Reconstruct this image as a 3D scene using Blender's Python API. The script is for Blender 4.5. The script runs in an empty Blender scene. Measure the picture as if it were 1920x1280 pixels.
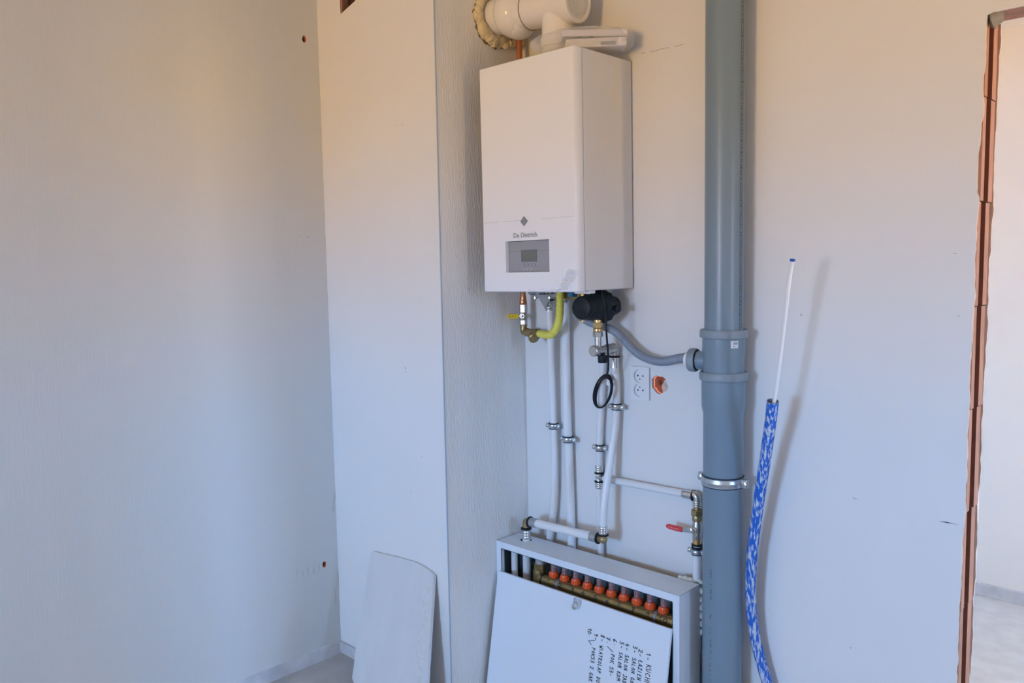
import bpy, bmesh, math, random
from mathutils import Vector, Matrix
from mathutils.noise import noise as pnoise
random.seed(7)
PI = math.pi
scene = bpy.context.scene
C = scene.collection

# ------------------------------------------------------------------ camera
F_PX, YAW, PITCH, ROLL = 1540.0, -0.7643, 0.0910, -0.01796
CAM = Vector((0.0, -2.142, 1.48))
_r0 = Vector((math.cos(YAW), -math.sin(YAW), 0))
FW = Vector((math.sin(YAW)*math.cos(PITCH), math.cos(YAW)*math.cos(PITCH), -math.sin(PITCH)))
_u0 = _r0.cross(FW)
RT = _r0*math.cos(ROLL) + _u0*math.sin(ROLL)
UP = -_r0*math.sin(ROLL) + _u0*math.cos(ROLL)
cam = bpy.data.cameras.new('camera')
cam.sensor_width = 36; cam.lens = F_PX/1920*36; cam.clip_start = 0.02
co = bpy.data.objects.new('camera', cam); C.objects.link(co)
co.matrix_world = Matrix(((RT.x, UP.x, -FW.x, CAM.x), (RT.y, UP.y, -FW.y, CAM.y), (RT.z, UP.z, -FW.z, CAM.z), (0, 0, 0, 1)))
scene.camera = co

# ------------------------------------------------------------------ world: open sky over sunlit ground, seen only through the windows
world = bpy.data.worlds.new('world'); scene.world = world; world.use_nodes = True
wn = world.node_tree; wn.nodes.clear()
tc = wn.nodes.new('ShaderNodeTexCoord'); sp = wn.nodes.new('ShaderNodeSeparateXYZ')
mr = wn.nodes.new('ShaderNodeMapRange'); mr.inputs[1].default_value = -0.04; mr.inputs[2].default_value = 0.04
mx = wn.nodes.new('ShaderNodeMix'); mx.data_type = 'RGBA'
mx.inputs[6].default_value = (1.06, 0.62, 0.17, 1)     # sunlit earth
mx.inputs[7].default_value = (0.46, 0.90, 1.66, 1)      # sky
bg = wn.nodes.new('ShaderNodeBackground'); bg.inputs[1].default_value = 42.0
wo = wn.nodes.new('ShaderNodeOutputWorld')
wn.links.new(tc.outputs['Generated'], sp.inputs[0]); wn.links.new(sp.outputs[2], mr.inputs[0])
wn.links.new(mr.outputs[0], mx.inputs[0]); wn.links.new(mx.outputs[2], bg.inputs[0]); wn.links.new(bg.outputs[0], wo.inputs[0])

def portal(name, loc, rot, sx, sy):
    l = bpy.data.lights.new(name, 'AREA'); l.shape = 'RECTANGLE'; l.size = sx; l.size_y = sy
    l.cycles.is_portal = True
    o = bpy.data.objects.new(name, l); C.objects.link(o); o.location = loc; o.rotation_euler = rot
# window opening of this room (behind the camera) and of the next room
WX0, WX1, WZ0, WZ1, WYW = -1.65, -0.60, 1.02, 2.0, -6.0
portal('window_daylight_portal', ((WX0+WX1)/2, WYW-0.02, (WZ0+WZ1)/2), (PI/2, 0, 0), WX1-WX0, WZ1-WZ0)
RY0, RY1, RZ0, RZ1, XR = -0.83, -0.62, 1.02, 1.95, 1.7     # unseen narrow window, added in the right-hand wall to light right-facing surfaces
portal('added_window_daylight_portal', (XR+0.02, (RY0+RY1)/2, (RZ0+RZ1)/2), (PI/2, 0, PI/2), RY1-RY0, RZ1-RZ0)
NX1 = 3.4
portal('next_room_daylight_portal', (NX1+0.02, 1.35, 1.40), (PI/2, 0, PI/2), 0.6, 1.2)

vs = scene.view_settings
vs.view_transform = 'Standard'; vs.look = 'None'; vs.gamma = 1.0; vs.use_curve_mapping = False
vs.exposure = 0.0

# ------------------------------------------------------------------ pixel helpers (a pixel gives a direction; the plane gives the distance)
def ray(px, py): return RT*((px-960)/F_PX) - UP*((py-640)/F_PX) + FW
def wy(px, py, d):           # point d metres in front of the back wall (wall plane y = 0)
    r = ray(px, py); return CAM + r*((-d-CAM.y)/r.y)
def wx(px, py, x):
    r = ray(px, py); return CAM + r*((x-CAM.x)/r.x)
def wz(px, py, z):
    r = ray(px, py); return CAM + r*((z-CAM.z)/r.z)
def onp(px, py, P0, n):
    r = ray(px, py); return CAM + r*((P0-CAM).dot(n)/r.dot(n))

# ------------------------------------------------------------------ materials
MATS = {}
def mat(name, col, rough=0.5, metal=0.0, bump=0.0, bscale=60.0, stretch=(1, 1, 1), var=0.0, vscale=6.0, col2=None, coat=0.0, trans=0.0, alpha=1.0, thr=None, ior=1.45, spec=0.5):
    m = bpy.data.materials.new(name); m.use_nodes = True; MATS[name] = m
    nt = m.node_tree; b = nt.nodes['Principled BSDF']
    b.inputs['Base Color'].default_value = (*col, 1); b.inputs['Roughness'].default_value = rough; b.inputs['Metallic'].default_value = metal
    b.inputs['Coat Weight'].default_value = coat; b.inputs['Transmission Weight'].default_value = trans; b.inputs['Alpha'].default_value = alpha
    b.inputs['IOR'].default_value = ior; b.inputs['Specular IOR Level'].default_value = spec
    if var > 0 or col2 or bump > 0:
        t = nt.nodes.new('ShaderNodeTexCoord'); mp = nt.nodes.new('ShaderNodeMapping'); mp.inputs['Scale'].default_value = stretch
        nt.links.new(t.outputs['Object'], mp.inputs[0])
    if var > 0 or col2:
        n = nt.nodes.new('ShaderNodeTexNoise'); n.inputs['Scale'].default_value = vscale; n.inputs['Detail'].default_value = 6
        nt.links.new(mp.outputs[0], n.inputs['Vector'])
        r = nt.nodes.new('ShaderNodeValToRGB')
        lo, hi = (thr if thr else (0.35, 0.65))
        r.color_ramp.elements[0].position = lo; r.color_ramp.elements[1].position = hi
        c2 = col2 if col2 else tuple(c*(1-var) for c in col)
        r.color_ramp.elements[0].color = (*c2, 1); r.color_ramp.elements[1].color = (*col, 1)
        nt.links.new(n.outputs[0], r.inputs[0]); nt.links.new(r.outputs[0], b.inputs['Base Color'])
    if bump > 0:
        n2 = nt.nodes.new('ShaderNodeTexNoise'); n2.inputs['Scale'].default_value = bscale; n2.inputs['Detail'].default_value = 5
        nt.links.new(mp.outputs[0], n2.inputs['Vector'])
        bp = nt.nodes.new('ShaderNodeBump'); bp.inputs['Strength'].default_value = bump; bp.inputs['Distance'].default_value = 0.004
        nt.links.new(n2.outputs[0], bp.inputs['Height']); nt.links.new(bp.outputs[0], b.inputs['Normal'])
    return m
mat('plaster', (0.80, 0.79, 0.77), 0.75, bump=0.05, bscale=35, var=0.02, vscale=3)
mat('plaster_rough', (0.86, 0.85, 0.82), 0.85, bump=0.6, bscale=220, stretch=(1, 1, 0.16), var=0.05, vscale=14)
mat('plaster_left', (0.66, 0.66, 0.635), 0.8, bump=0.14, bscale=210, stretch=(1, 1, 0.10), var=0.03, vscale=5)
mat('plaster_next', (0.82, 0.78, 0.72), 0.7, bump=0.05, bscale=30, var=0.03, vscale=4)
mat('raw_render', (0.82, 0.81, 0.78), 0.9, bump=0.2)
mat('ceiling_paint', (0.80, 0.79, 0.76), 0.8, bump=0.05)
mat('concrete', (0.50, 0.49, 0.47), 0.85, bump=0.3, bscale=120, var=0.18, vscale=9)
mat('concrete_next', (0.60, 0.58, 0.54), 0.85, bump=0.3, bscale=120, var=0.12, vscale=14)
mat('screed_strip', (0.66, 0.66, 0.67), 0.7, bump=0.25, bscale=60, var=0.28, vscale=9)
mat('plaster_edge', (0.56, 0.43, 0.34), 0.9)
mat('terracotta', (0.43, 0.22, 0.14), 0.85, bump=0.4, bscale=150, stretch=(1, 1, 0.3), var=0.25, vscale=25)
mat('terracotta_groove', (0.25, 0.085, 0.045), 0.9, bump=0.3, bscale=120, var=0.2, vscale=20)
mat('brick_orange', (0.55, 0.11, 0.04), 0.85, bump=0.4, bscale=150, var=0.35, vscale=60)
mat('mortar_pale', (0.78, 0.60, 0.50), 0.9, bump=0.5, bscale=90, var=0.2, vscale=40)
mat('mortar_grey', (0.33, 0.31, 0.27), 0.95, bump=0.8, bscale=90, var=0.4, vscale=30)
mat('hole_dark', (0.06, 0.035, 0.025), 0.95)
mat('scuff', (0.40, 0.39, 0.38), 0.9)
mat('scuff_pale', (0.55, 0.54, 0.53), 0.9)
mat('bead', (0.38, 0.46, 0.55), 0.6)
mat('frame_white', (0.82, 0.82, 0.80), 0.4)
mat('glass', (1, 1, 1), 0.0, trans=1.0, ior=1.0)
mat('enamel', (0.86, 0.87, 0.90), 0.28)
mat('enamel_side', (0.80, 0.79, 0.78), 0.35)
mat('panel_grey', (0.33, 0.34, 0.37), 0.4)
mat('panel_line', (0.20, 0.21, 0.23), 0.5)
mat('lcd', (0.17, 0.19, 0.18), 0.25)
mat('emblem_grey', (0.30, 0.31, 0.33), 0.35, metal=0.4)
mat('letter_grey', (0.36, 0.36, 0.38), 0.5)
mat('icon_white', (0.75, 0.76, 0.78), 0.5)
mat('film_line', (0.62, 0.62, 0.64), 0.5)
mat('film', (0.86, 0.87, 0.9), 0.12, alpha=0.35)
mat('bag_film', (0.82, 0.84, 0.88), 0.06, alpha=0.26)
mat('tray_white', (0.74, 0.72, 0.78), 0.4)
mat('dark_plate', (0.035, 0.038, 0.042), 0.5)
mat('flue_white', (0.83, 0.80, 0.76), 0.16)
mat('flue_cap', (0.66, 0.65, 0.62), 0.3)
mat('seam_grey', (0.30, 0.28, 0.25), 0.6)
mat('foam', (0.78, 0.66, 0.42), 0.9, bump=0.8, bscale=45, var=0.25, vscale=30)
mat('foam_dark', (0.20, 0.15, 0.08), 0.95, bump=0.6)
mat('foam_pale', (0.74, 0.72, 0.62), 0.9, bump=0.8, bscale=80, var=0.2, vscale=60)
mat('copper', (0.72, 0.30, 0.16), 0.3, metal=0.9, var=0.25, vscale=25)
mat('copper_old', (0.48, 0.17, 0.09), 0.5, metal=0.4)
mat('brass', (0.46, 0.34, 0.17), 0.38, metal=0.85, var=0.2, vscale=40)
mat('brass_bright', (0.74, 0.50, 0.22), 0.28, metal=0.95)
mat('brass_dark', (0.42, 0.31, 0.13), 0.36, metal=0.75, var=0.25, vscale=25)
mat('nickel', (0.60, 0.57, 0.53), 0.3, metal=0.9, var=0.12, vscale=40)
mat('chrome', (0.70, 0.71, 0.72), 0.2, metal=0.95)
mat('zinc', (0.62, 0.66, 0.68), 0.28, metal=0.9, var=0.15, vscale=60)
mat('steel_dull', (0.44, 0.45, 0.46), 0.42, metal=0.7)
mat('yellow_lever', (0.80, 0.55, 0.02), 0.4)
mat('yellow_hose', (0.82, 0.76, 0.14), 0.45)
mat('red_lever', (0.72, 0.05, 0.06), 0.4)
mat('red_print', (0.85, 0.45, 0.30), 0.5)
mat('black_plastic', (0.009, 0.014, 0.018), 0.45, spec=0.3)
mat('black_rubber', (0.009, 0.010, 0.013), 0.5, spec=0.35)
mat('navy_rubber', (0.02, 0.03, 0.045), 0.5)
mat('blue_clip', (0.04, 0.16, 0.30), 0.5)
mat('ink', (0.02, 0.02, 0.03), 0.6)
mat('print_dark', (0.06, 0.07, 0.10), 0.6)
mat('pvc_grey', (0.195, 0.265, 0.32), 0.33, bump=0.02, bscale=20)
mat('pvc_collar', (0.25, 0.30, 0.335), 0.45, bump=0.25, bscale=120)
mat('hose_grey', (0.26, 0.30, 0.36), 0.45)
mat('pipe_white', (0.80, 0.80, 0.80), 0.3)
mat('pipe_blue', (0.50, 0.58, 0.70), 0.4)
mat('socket_white', (0.82, 0.82, 0.82), 0.3)
mat('tie_white', (0.80, 0.80, 0.80), 0.4)
mat('cabinet_white', (0.74, 0.79, 0.84), 0.3)
mat('galvanised_shaded', (0.10, 0.135, 0.15), 0.6, metal=0.2)  # sheet metal darkened in colour to stand for shade inside the cabinet
mat('orange_cap', (0.95, 0.13, 0.03), 0.35)
mat('flow_glass', (0.80, 0.60, 0.60), 0.08, alpha=0.30)
mat('flow_red', (0.55, 0.06, 0.05), 0.4)
mat('band_steel', (0.34, 0.36, 0.42), 0.4, metal=0.6)
mat('board_paper', (0.70, 0.70, 0.69), 0.9, bump=0.2, bscale=60, stretch=(1, 1, 0.4), var=0.06, vscale=14)
mat('board_core', (0.72, 0.71, 0.69), 0.95, bump=0.6, bscale=150, var=0.1, vscale=60)
mat('conduit_blue', (0.58, 0.62, 0.68), 0.7, col2=(0.012, 0.12, 0.52), stretch=(1, 1, 0.22), vscale=170, thr=(0.48, 0.60), bump=0.2, bscale=200)
mat('conduit_inside', (0.25, 0.27, 0.30), 0.7)
mat('cable_white', (0.80, 0.79, 0.77), 0.5)
mat('cable_blue', (0.03, 0.09, 0.45), 0.5)
mat('sticker', (0.75, 0.76, 0.77), 0.5)

# ------------------------------------------------------------------ mesh builder
class MB:
    def __init__(s): s.v = []; s.f = []; s.mi = []; s.cur = 0
    def add(s, vs, fs):
        o = len(s.v); s.v += [Vector(v) for v in vs]
        for f in fs: s.f.append([i+o for i in f]); s.mi.append(s.cur)
        return s
    def box(s, a, b):
        x0, y0, z0 = a; x1, y1, z1 = b
        return s.add([(x0, y0, z0), (x1, y0, z0), (x1, y1, z0), (x0, y1, z0), (x0, y0, z1), (x1, y0, z1), (x1, y1, z1), (x0, y1, z1)],
                     [(0, 3, 2, 1), (4, 5, 6, 7), (0, 1, 5, 4), (1, 2, 6, 5), (2, 3, 7, 6), (3, 0, 4, 7)])
    def obox(s, c, ax, ay, az):     # oriented box: centre and three half axes
        c, ax, ay, az = Vector(c), Vector(ax), Vector(ay), Vector(az)
        P = [c+i*ax+j*ay+k*az for k in (-1, 1) for i, j in ((-1, -1), (1, -1), (1, 1), (-1, 1))]
        return s.add(P, [(0, 3, 2, 1), (4, 5, 6, 7), (0, 1, 5, 4), (1, 2, 6, 5), (2, 3, 7, 6), (3, 0, 4, 7)])
    def lathe(s, p0, axis, prof, n=24, cap0=True, cap1=True, sx=1.0, ph=0.0):
        p0 = Vector(p0); a = Vector(axis).normalized()
        h = Vector((0, 0, 1)) if abs(a.z) < 0.9 else Vector((1, 0, 0))
        u = h.cross(a).normalized(); w = a.cross(u)
        o = len(s.v); vs = []
        for t, r in prof:
            for i in range(n):
                th = 2*PI*i/n+ph; vs.append(p0+a*t+(u*math.cos(th)*sx+w*math.sin(th))*r)
        fs = []
        for k in range(len(prof)-1):
            for i in range(n):
                j = (i+1) % n; fs.append((k*n+i, k*n+j, (k+1)*n+j, (k+1)*n+i))
        if cap0: fs.append(tuple(reversed(range(n))))
        if cap1: b = (len(prof)-1)*n; fs.append(tuple(range(b, b+n)))
        return s.add(vs, fs)
    def cyl(s, p0, p1, r, r1=None, n=24, **k):
        p0, p1 = Vector(p0), Vector(p1); L = (p1-p0).length
        return s.lathe(p0, p1-p0, [(0, r), (L, r if r1 is None else r1)], n, **k)
    def nut(s, p0, p1, r, ph=0.0):
        p0, p1 = Vector(p0), Vector(p1); L = (p1-p0).length; e = min(0.0012, L*.2)
        return s.lathe(p0, p1-p0, [(0, r*.9), (e, r), (L-e, r), (L, r*.9)], 6, ph=ph)
    def tube(s, pts, r, n=14, rr=None, caps=True):
        pts = [Vector(p) for p in pts]; m = len(pts)
        T = [(pts[min(i+1, m-1)]-pts[max(i-1, 0)]).normalized() for i in range(m)]
        h = Vector((0, 0, 1)) if abs(T[0].z) < 0.9 else Vector((1, 0, 0))
        u = h.cross(T[0]).normalized(); vs = []
        for i in range(m):
            u = (u-T[i]*u.dot(T[i])).normalized(); w = T[i].cross(u)
            R = rr[i] if rr else r
            for k in range(n):
                th = 2*PI*k/n; vs.append(pts[i]+(u*math.cos(th)+w*math.sin(th))*R)
        fs = []
        for k in range(m-1):
            for i in range(n):
                j = (i+1) % n; fs.append((k*n+i, k*n+j, (k+1)*n+j, (k+1)*n+i))
        if caps: fs.append(tuple(reversed(range(n)))); b = (m-1)*n; fs.append(tuple(range(b, b+n)))
        return s.add(vs, fs)
    def torus(s, c, axis, R, r, n=28, m=8, a0=0, a1=2*PI):
        c = Vector(c); a = Vector(axis).normalized(); h = Vector((0, 0, 1)) if abs(a.z) < 0.9 else Vector((1, 0, 0))
        u = h.cross(a).normalized(); w = a.cross(u)
        full = abs(a1-a0-2*PI) < 1e-6; k = n if full else n+1
        vs = []
        for i in range(k):
            th = a0+(a1-a0)*i/n; d = u*math.cos(th)+w*math.sin(th)
            for j in range(m):
                ps = 2*PI*j/m; vs.append(c+d*(R+r*math.cos(ps))+a*r*math.sin(ps))
        fs = []
        for i in range(n):
            i2 = (i+1) % k
            for j in range(m):
                j2 = (j+1) % m; fs.append((i*m+j, i2*m+j, i2*m+j2, i*m+j2))
        return s.add(vs, fs)
    def prism(s, loop, off):        # planar loop of 3D points extruded by vector off
        loop = [Vector(p) for p in loop]; off = Vector(off); n = len(loop)
        return s.add(loop+[p+off for p in loop], [tuple(reversed(range(n))), tuple(range(n, 2*n))]+[(i, (i+1) % n, (i+1) % n+n, i+n) for i in range(n)])
    def blob(s, c, r, sc=(1, 1, 1), amp=0.25, fr=1.0, sub=2, seed=0):
        bm = bmesh.new(); bmesh.ops.create_icosphere(bm, subdivisions=sub, radius=1.0)
        c = Vector(c); vs = []
        for v in bm.verts:
            k = 1+amp*pnoise(v.co*1.7*fr+Vector((seed*3.1, seed*1.7, 0)))
            vs.append(c+Vector((v.co.x*sc[0], v.co.y*sc[1], v.co.z*sc[2]))*r*k)
        fs = [[v.index for v in f.verts] for f in bm.faces]; bm.free()
        return s.add(vs, fs)
    def build(s, name, m, parent=None, smooth=True, bevel=0.0, ang=35, bseg=2, root=None):
        org = parent.get('_o') if parent is not None else None
        if org is None: org = (0, 0, 0)
        org = Vector(org)
        me = bpy.data.meshes.new(name); me.from_pydata([v-org for v in s.v], [], s.f)
        ms = m if isinstance(m, (list, tuple)) else [m]
        for k in ms: me.materials.append(MATS[k])
        if len(ms) > 1: me.polygons.foreach_set('material_index', s.mi)
        me.update()
        bm = bmesh.new(); bm.from_mesh(me); bmesh.ops.recalc_face_normals(bm, faces=bm.faces); bm.to_mesh(me); bm.free()
        if smooth:
            me.polygons.foreach_set('use_smooth', [True]*len(me.polygons)); me.set_sharp_from_angle(angle=math.radians(ang))
        o = bpy.data.objects.new(name, me); C.objects.link(o)
        if parent is not None: o.parent = parent; o['_o'] = tuple(org)
        if bevel > 0:
            b = o.modifiers.new('bevel', 'BEVEL'); b.width = bevel; b.segments = bseg; b.limit_method = 'ANGLE'; b.angle_limit = math.radians(40)
        return o

def tag(o, label, cat, group=None):
    o['label'] = label; o['category'] = cat
    if group: o['group'] = group
    return o
def thing(name, label, cat, loc, group=None):
    o = bpy.data.objects.new(name, None); o.empty_display_size = 0.05; C.objects.link(o); o.location = loc; o['_o'] = tuple(loc)
    return tag(o, label, cat, group)
def struct(o): o['kind'] = 'structure'; return o

def smooth_path(P, n=8):            # Catmull-Rom
    P = [Vector(p) for p in P]; Q = [P[0]*2-P[1]]+P+[P[-1]*2-P[-2]]; out = []
    for i in range(1, len(Q)-2):
        a, b, c, d = Q[i-1], Q[i], Q[i+1], Q[i+2]
        for k in range(n):
            t = k/n
            out.append(0.5*((2*b)+(c-a)*t+(2*a-5*b+4*c-d)*t*t+(3*b-a-3*c+d)*t**3))
    out.append(P[-1]); return out

def holed(outer, holes, to3, name, m, parent=None):
    """flat sheet with holes: loops are 2D, to3 maps (u, v) to space"""
    bm = bmesh.new(); edges = []
    for lp in [outer]+holes:
        vs = [bm.verts.new(to3(*p)) for p in lp]
        for i in range(len(vs)): edges.append(bm.edges.new((vs[i], vs[(i+1) % len(vs)])))
    bmesh.ops.triangle_fill(bm, edges=edges, use_beauty=True)
    bm.verts.index_update()
    mb = MB(); mb.add([v.co.copy() for v in bm.verts], [[v.index for v in f.verts] for f in bm.faces]); bm.free()
    return mb

# ------------------------------------------------------------------ the setting
XL, XS, YS = -2.631, -1.987, -0.391     # left wall, side face of the shaft, front face of the shaft
ZC = 2.62
def ragged(px_list): return px_list

# back wall: plaster skin with a ragged doorway edge and a chipped hole beside the socket
def jag(z): return -0.5655+0.0113*z+0.004*pnoise(Vector((z*9, 1.3, 0)))+0.003*pnoise(Vector((z*37, 4.1, 0)))
DZ = 2.032
zs = [i*0.012 for i in range(int(DZ/0.012)+1)]
edge = [(jag(z)-(0.004 if 1.62 < z < 1.80 else 0)-(0.003 if 1.84 < z < 1.9 else 0), z) for z in zs]
DX1 = 0.36
head = [(-0.53+i*0.03, DZ+0.004*pnoise(Vector((i*0.9, 7, 0)))) for i in range(30)]
outer = [(XS, 0), (edge[0][0], 0)]+edge[1:]+head+[(DX1, DZ), (DX1, 0), (XR, 0), (XR, ZC), (XS, ZC)]
chip = [(1080+a/5.638, 560+b/5.638) for a, b in [(800, 850), (822, 825), (850, 808), (885, 822), (920, 825), (945, 848), (955, 885), (972, 915), (976, 940), (962, 972), (925, 985), (890, 1012), (862, 1000), (840, 985), (822, 955), (800, 935), (805, 890)]]
chip2 = [(wy(a, b, 0).x, wy(a, b, 0).z) for a, b in chip]
mb = holed(outer, [chip2], lambda u, v: (u, 0, v), 'wall_back', 'plaster')
n0 = len(chip2)
mb.add([(x, 0, z) for x, z in chip2]+[(x, 0.014, z) for x, z in chip2], [(i, (i+1) % n0, (i+1) % n0+n0, i+n0) for i in range(n0)])
ne = len(edge); mb.cur = 1
mb.add([(x, 0, z) for x, z in edge]+[(x+0.001, 0.005, z) for x, z in edge], [(i, i+1, i+1+ne, i+ne) for i in range(ne-1)])
nh = len(head)
mb.add([(x, 0, z) for x, z in head]+[(x, 0.005, z) for x, z in head], [(i, i+1, i+1+nh, i+nh) for i in range(nh-1)])
wall_back = struct(mb.build('wall_back', ['plaster', 'plaster_edge'], smooth=False))
# fired-clay blocks of the doorway jamb, each course a block with a keyed groove
def block(z0, z1, jx):
    m = MB(); x0 = -0.80; g0, g1, gd = 0.030, 0.068, 0.022
    x = jx
    loop = [(x0, 0.005), (x, 0.005), (x, g0), (x-gd, g0+0.002), (x-gd, g1-0.002), (x, g1), (x, 0.104), (x0, 0.104)]
    m.cur = 0
    n = len(loop); vs = [(a, b, z0+0.0012) for a, b in loop]+[(a, b, z1-0.0012) for a, b in loop]
    m.add(vs, [tuple(reversed(range(n))), tuple(range(n, 2*n))])
    for i in range(n):
        m.cur = 1 if i in (2, 3, 4) else 0
        m.add([vs[i], vs[(i+1) % n], vs[(i+1) % n+n], vs[i+n]], [(0, 1, 2, 3)])
    return m
zj = [0.0, 0.130, 0.376, 0.622, 0.868, 1.120, 1.366, 1.612, 1.850, 2.035]
for i in range(len(zj)-1):
    zm = (zj[i]+zj[i+1])/2
    b = block(zj[i], zj[i+1], -0.5640+0.0113*zm+random.uniform(-.0015, .0015)).build('brick', ['terracotta', 'terracotta_groove'], wall_back, smooth=False)
for i in range(4):   # clay lintel blocks over the doorway
    MB().box((-0.60+i*0.25+0.001, 0.005, DZ+0.002), (-0.60+(i+1)*0.25-0.001, 0.104, DZ+0.2)).build('brick', 'terracotta', wall_back, smooth=False)
# rear plaster skin of the same wall, seen as a ragged pale edge past the blocks
def jag2(z): return -0.561+0.0113*z+0.003*pnoise(Vector((z*11, 9.3, 0)))+0.003*pnoise(Vector((z*33, 2.1, 0)))
e2 = [(jag2(z), z) for z in zs]
mb = MB(); ne = len(e2)
for (xa, za), (xb, zb) in zip(e2[:-1], e2[1:]):
    mb.add([(xa, 0.104, za), (xb, 0.104, zb), (xb-0.002, 0.118, zb), (xa-0.002, 0.118, za), (-1.2, 0.118, za), (-1.2, 0.118, zb), (-0.62, 0.104, za), (-0.62, 0.104, zb)],
           [(3, 2, 5, 4)])
    mb.cur = 1
    mb.add([(xa, 0.104, za), (xb, 0.104, zb), (xb-0.002, 0.118, zb), (xa-0.002, 0.118, za), (-0.62, 0.104, za), (-0.62, 0.104, zb)], [(0, 1, 2, 3), (0, 1, 5, 4)])
    mb.cur = 0
mb.box((-1.2, 0.105, DZ+0.002), (DX1+1.6, 0.118, ZC)); mb.box((DX1, 0.002, 0), (DX1+0.12, 0.118, DZ)); mb.box((DX1+0.12, 0.105, 0), (NX1, 0.118, DZ+0.002))
struct(mb.build('wall_back_rear_skin', ['plaster_next', 'plaster_edge'], smooth=False))
m = MB(); m.blob(wy(1867, 26, -0.02), 0.016, (1, 1.2, 1.9), 0.5, 1.5, 2, 3).blob(wy(1880, 18, -0.03), 0.010, (1.4, 1.2, 1), 0.5, 1.5, 2, 5)
m.build('mortar_lump', 'mortar_grey', wall_back)
# chipped hole: clay body and a pale mortar patch inside
cc = wy(1238, 721, 0)
MB().box((cc.x-0.04, 0.0145, cc.z-0.04), (cc.x+0.04, 0.03, cc.z+0.04)).build('brick', 'brick_orange', wall_back, smooth=False)
m = MB(); m.blob((cc.x+0.012, 0.0150, cc.z-0.008), 0.017, (0.85, 0.22, 1.15), 0.55, 1.6, 3, 2); m.build('mortar_patch', 'mortar_pale', wall_back)
m = MB(); p = wy(1233, 717, 0); m.box((p.x-0.004, 0.008, p.z-0.008), (p.x+0.004, 0.0145, p.z+0.006)); m.build('brick_slot', 'terracotta_groove', wall_back, smooth=False)
# hairline crack above the appliance
cr = [wy(1192+i*9, 103-i*2.0+random.uniform(-.8, .8), 0) for i in range(11)]
m = MB()
for a, b in zip(cr[:-1], cr[1:]):
    if random.random() < .8: m.obox((a+b)/2+Vector((0, -.0003, 0)), (b-a)*.42, (0, .0003, 0), (0, 0, .0008))
m.build('crack', 'scuff', wall_back, smooth=False)

# shaft: front face with a square opening, side face of coarse render
sq = [(-2.485, 2.375), (-2.397, 2.400), (-2.397, 2.52), (-2.492, 2.52)]
mb = holed([(XL, 0), (XS, 0), (XS, ZC), (XL, ZC)], [sq], lambda u, v: (u, YS, v), 'wall_shaft_front', 'plaster')
wall_sf = struct(mb.build('wall_shaft_front', 'plaster', smooth=False))
m = MB(); m.add([(u, YS, v) for u, v in sq]+[(u, YS+0.07, v) for u, v in sq], [(0, 1, 5, 4), (1, 2, 6, 5), (2, 3, 7, 6), (3, 0, 4, 7), (4, 5, 6, 7)])
m.build('brick_recess', 'terracotta_groove', wall_sf, smooth=False)
MB().box((-2.470, YS+0.03, 2.37), (-2.440, YS+0.069, 2.51)).build('brick_slot', 'hole_dark', wall_sf, smooth=False)
m = MB(); m.box((-2.500, YS+0.002, 2.370), (-2.478, YS+0.03, 2.51)); m.build('brick', 'terracotta', wall_sf, smooth=False)
wall_ss = struct(MB().add([(XS, YS, 0), (XS, 0, 0), (XS, 0, ZC), (XS, YS, ZC)], [(0, 1, 2, 3)]).build('wall_shaft_side', 'plaster_rough', smooth=False))
tr = MB(); tr.box((XS-0.0035, YS-0.0015, 0), (XS+0.0010, YS+0.001, ZC)); struct(tr.build('trim_1', 'bead', smooth=False))

# left wall with two drilled holes
def ring2(cy, cz, r, n=9, sd=0):
    return [(cy+r*(1+.35*pnoise(Vector((math.cos(2*PI*i/n)*2+sd, math.sin(2*PI*i/n)*2, sd))))*math.cos(2*PI*i/n)*0.9,
             cz+1.4*r*(1+.35*pnoise(Vector((math.cos(2*PI*i/n)*2, math.sin(2*PI*i/n)*2, sd+5))))*math.sin(2*PI*i/n)) for i in range(n)]
h1 = wx(570, 73, XL); h2 = wx(608, 1058, XL)
r1 = ring2(h1.y, h1.z, 0.009, sd=1); r2 = ring2(h2.y, h2.z, 0.009, sd=4)
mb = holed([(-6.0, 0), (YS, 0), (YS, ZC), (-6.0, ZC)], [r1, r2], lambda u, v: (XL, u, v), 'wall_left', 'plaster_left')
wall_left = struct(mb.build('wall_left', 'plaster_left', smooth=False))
for rr_, hc in ((r1, h1), (r2, h2)):
    n = len(rr_); m = MB(); m.add([(XL, u, v) for u, v in rr_]+[(XL-0.008, hc.y+(u-hc.y)*.6, hc.z+(v-hc.z)*.6) for u, v in rr_], [(i, (i+1) % n, (i+1) % n+n, i+n) for i in range(n)])
    m.build('screw_hole', 'brick_orange', wall_left, smooth=False)
    m = MB(); m.box((XL-0.03, hc.y-0.008, hc.z-0.014), (XL-0.0075, hc.y+0.008, hc.z+0.014)); m.build('plug_hole', 'hole_dark', wall_left, smooth=False)
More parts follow.
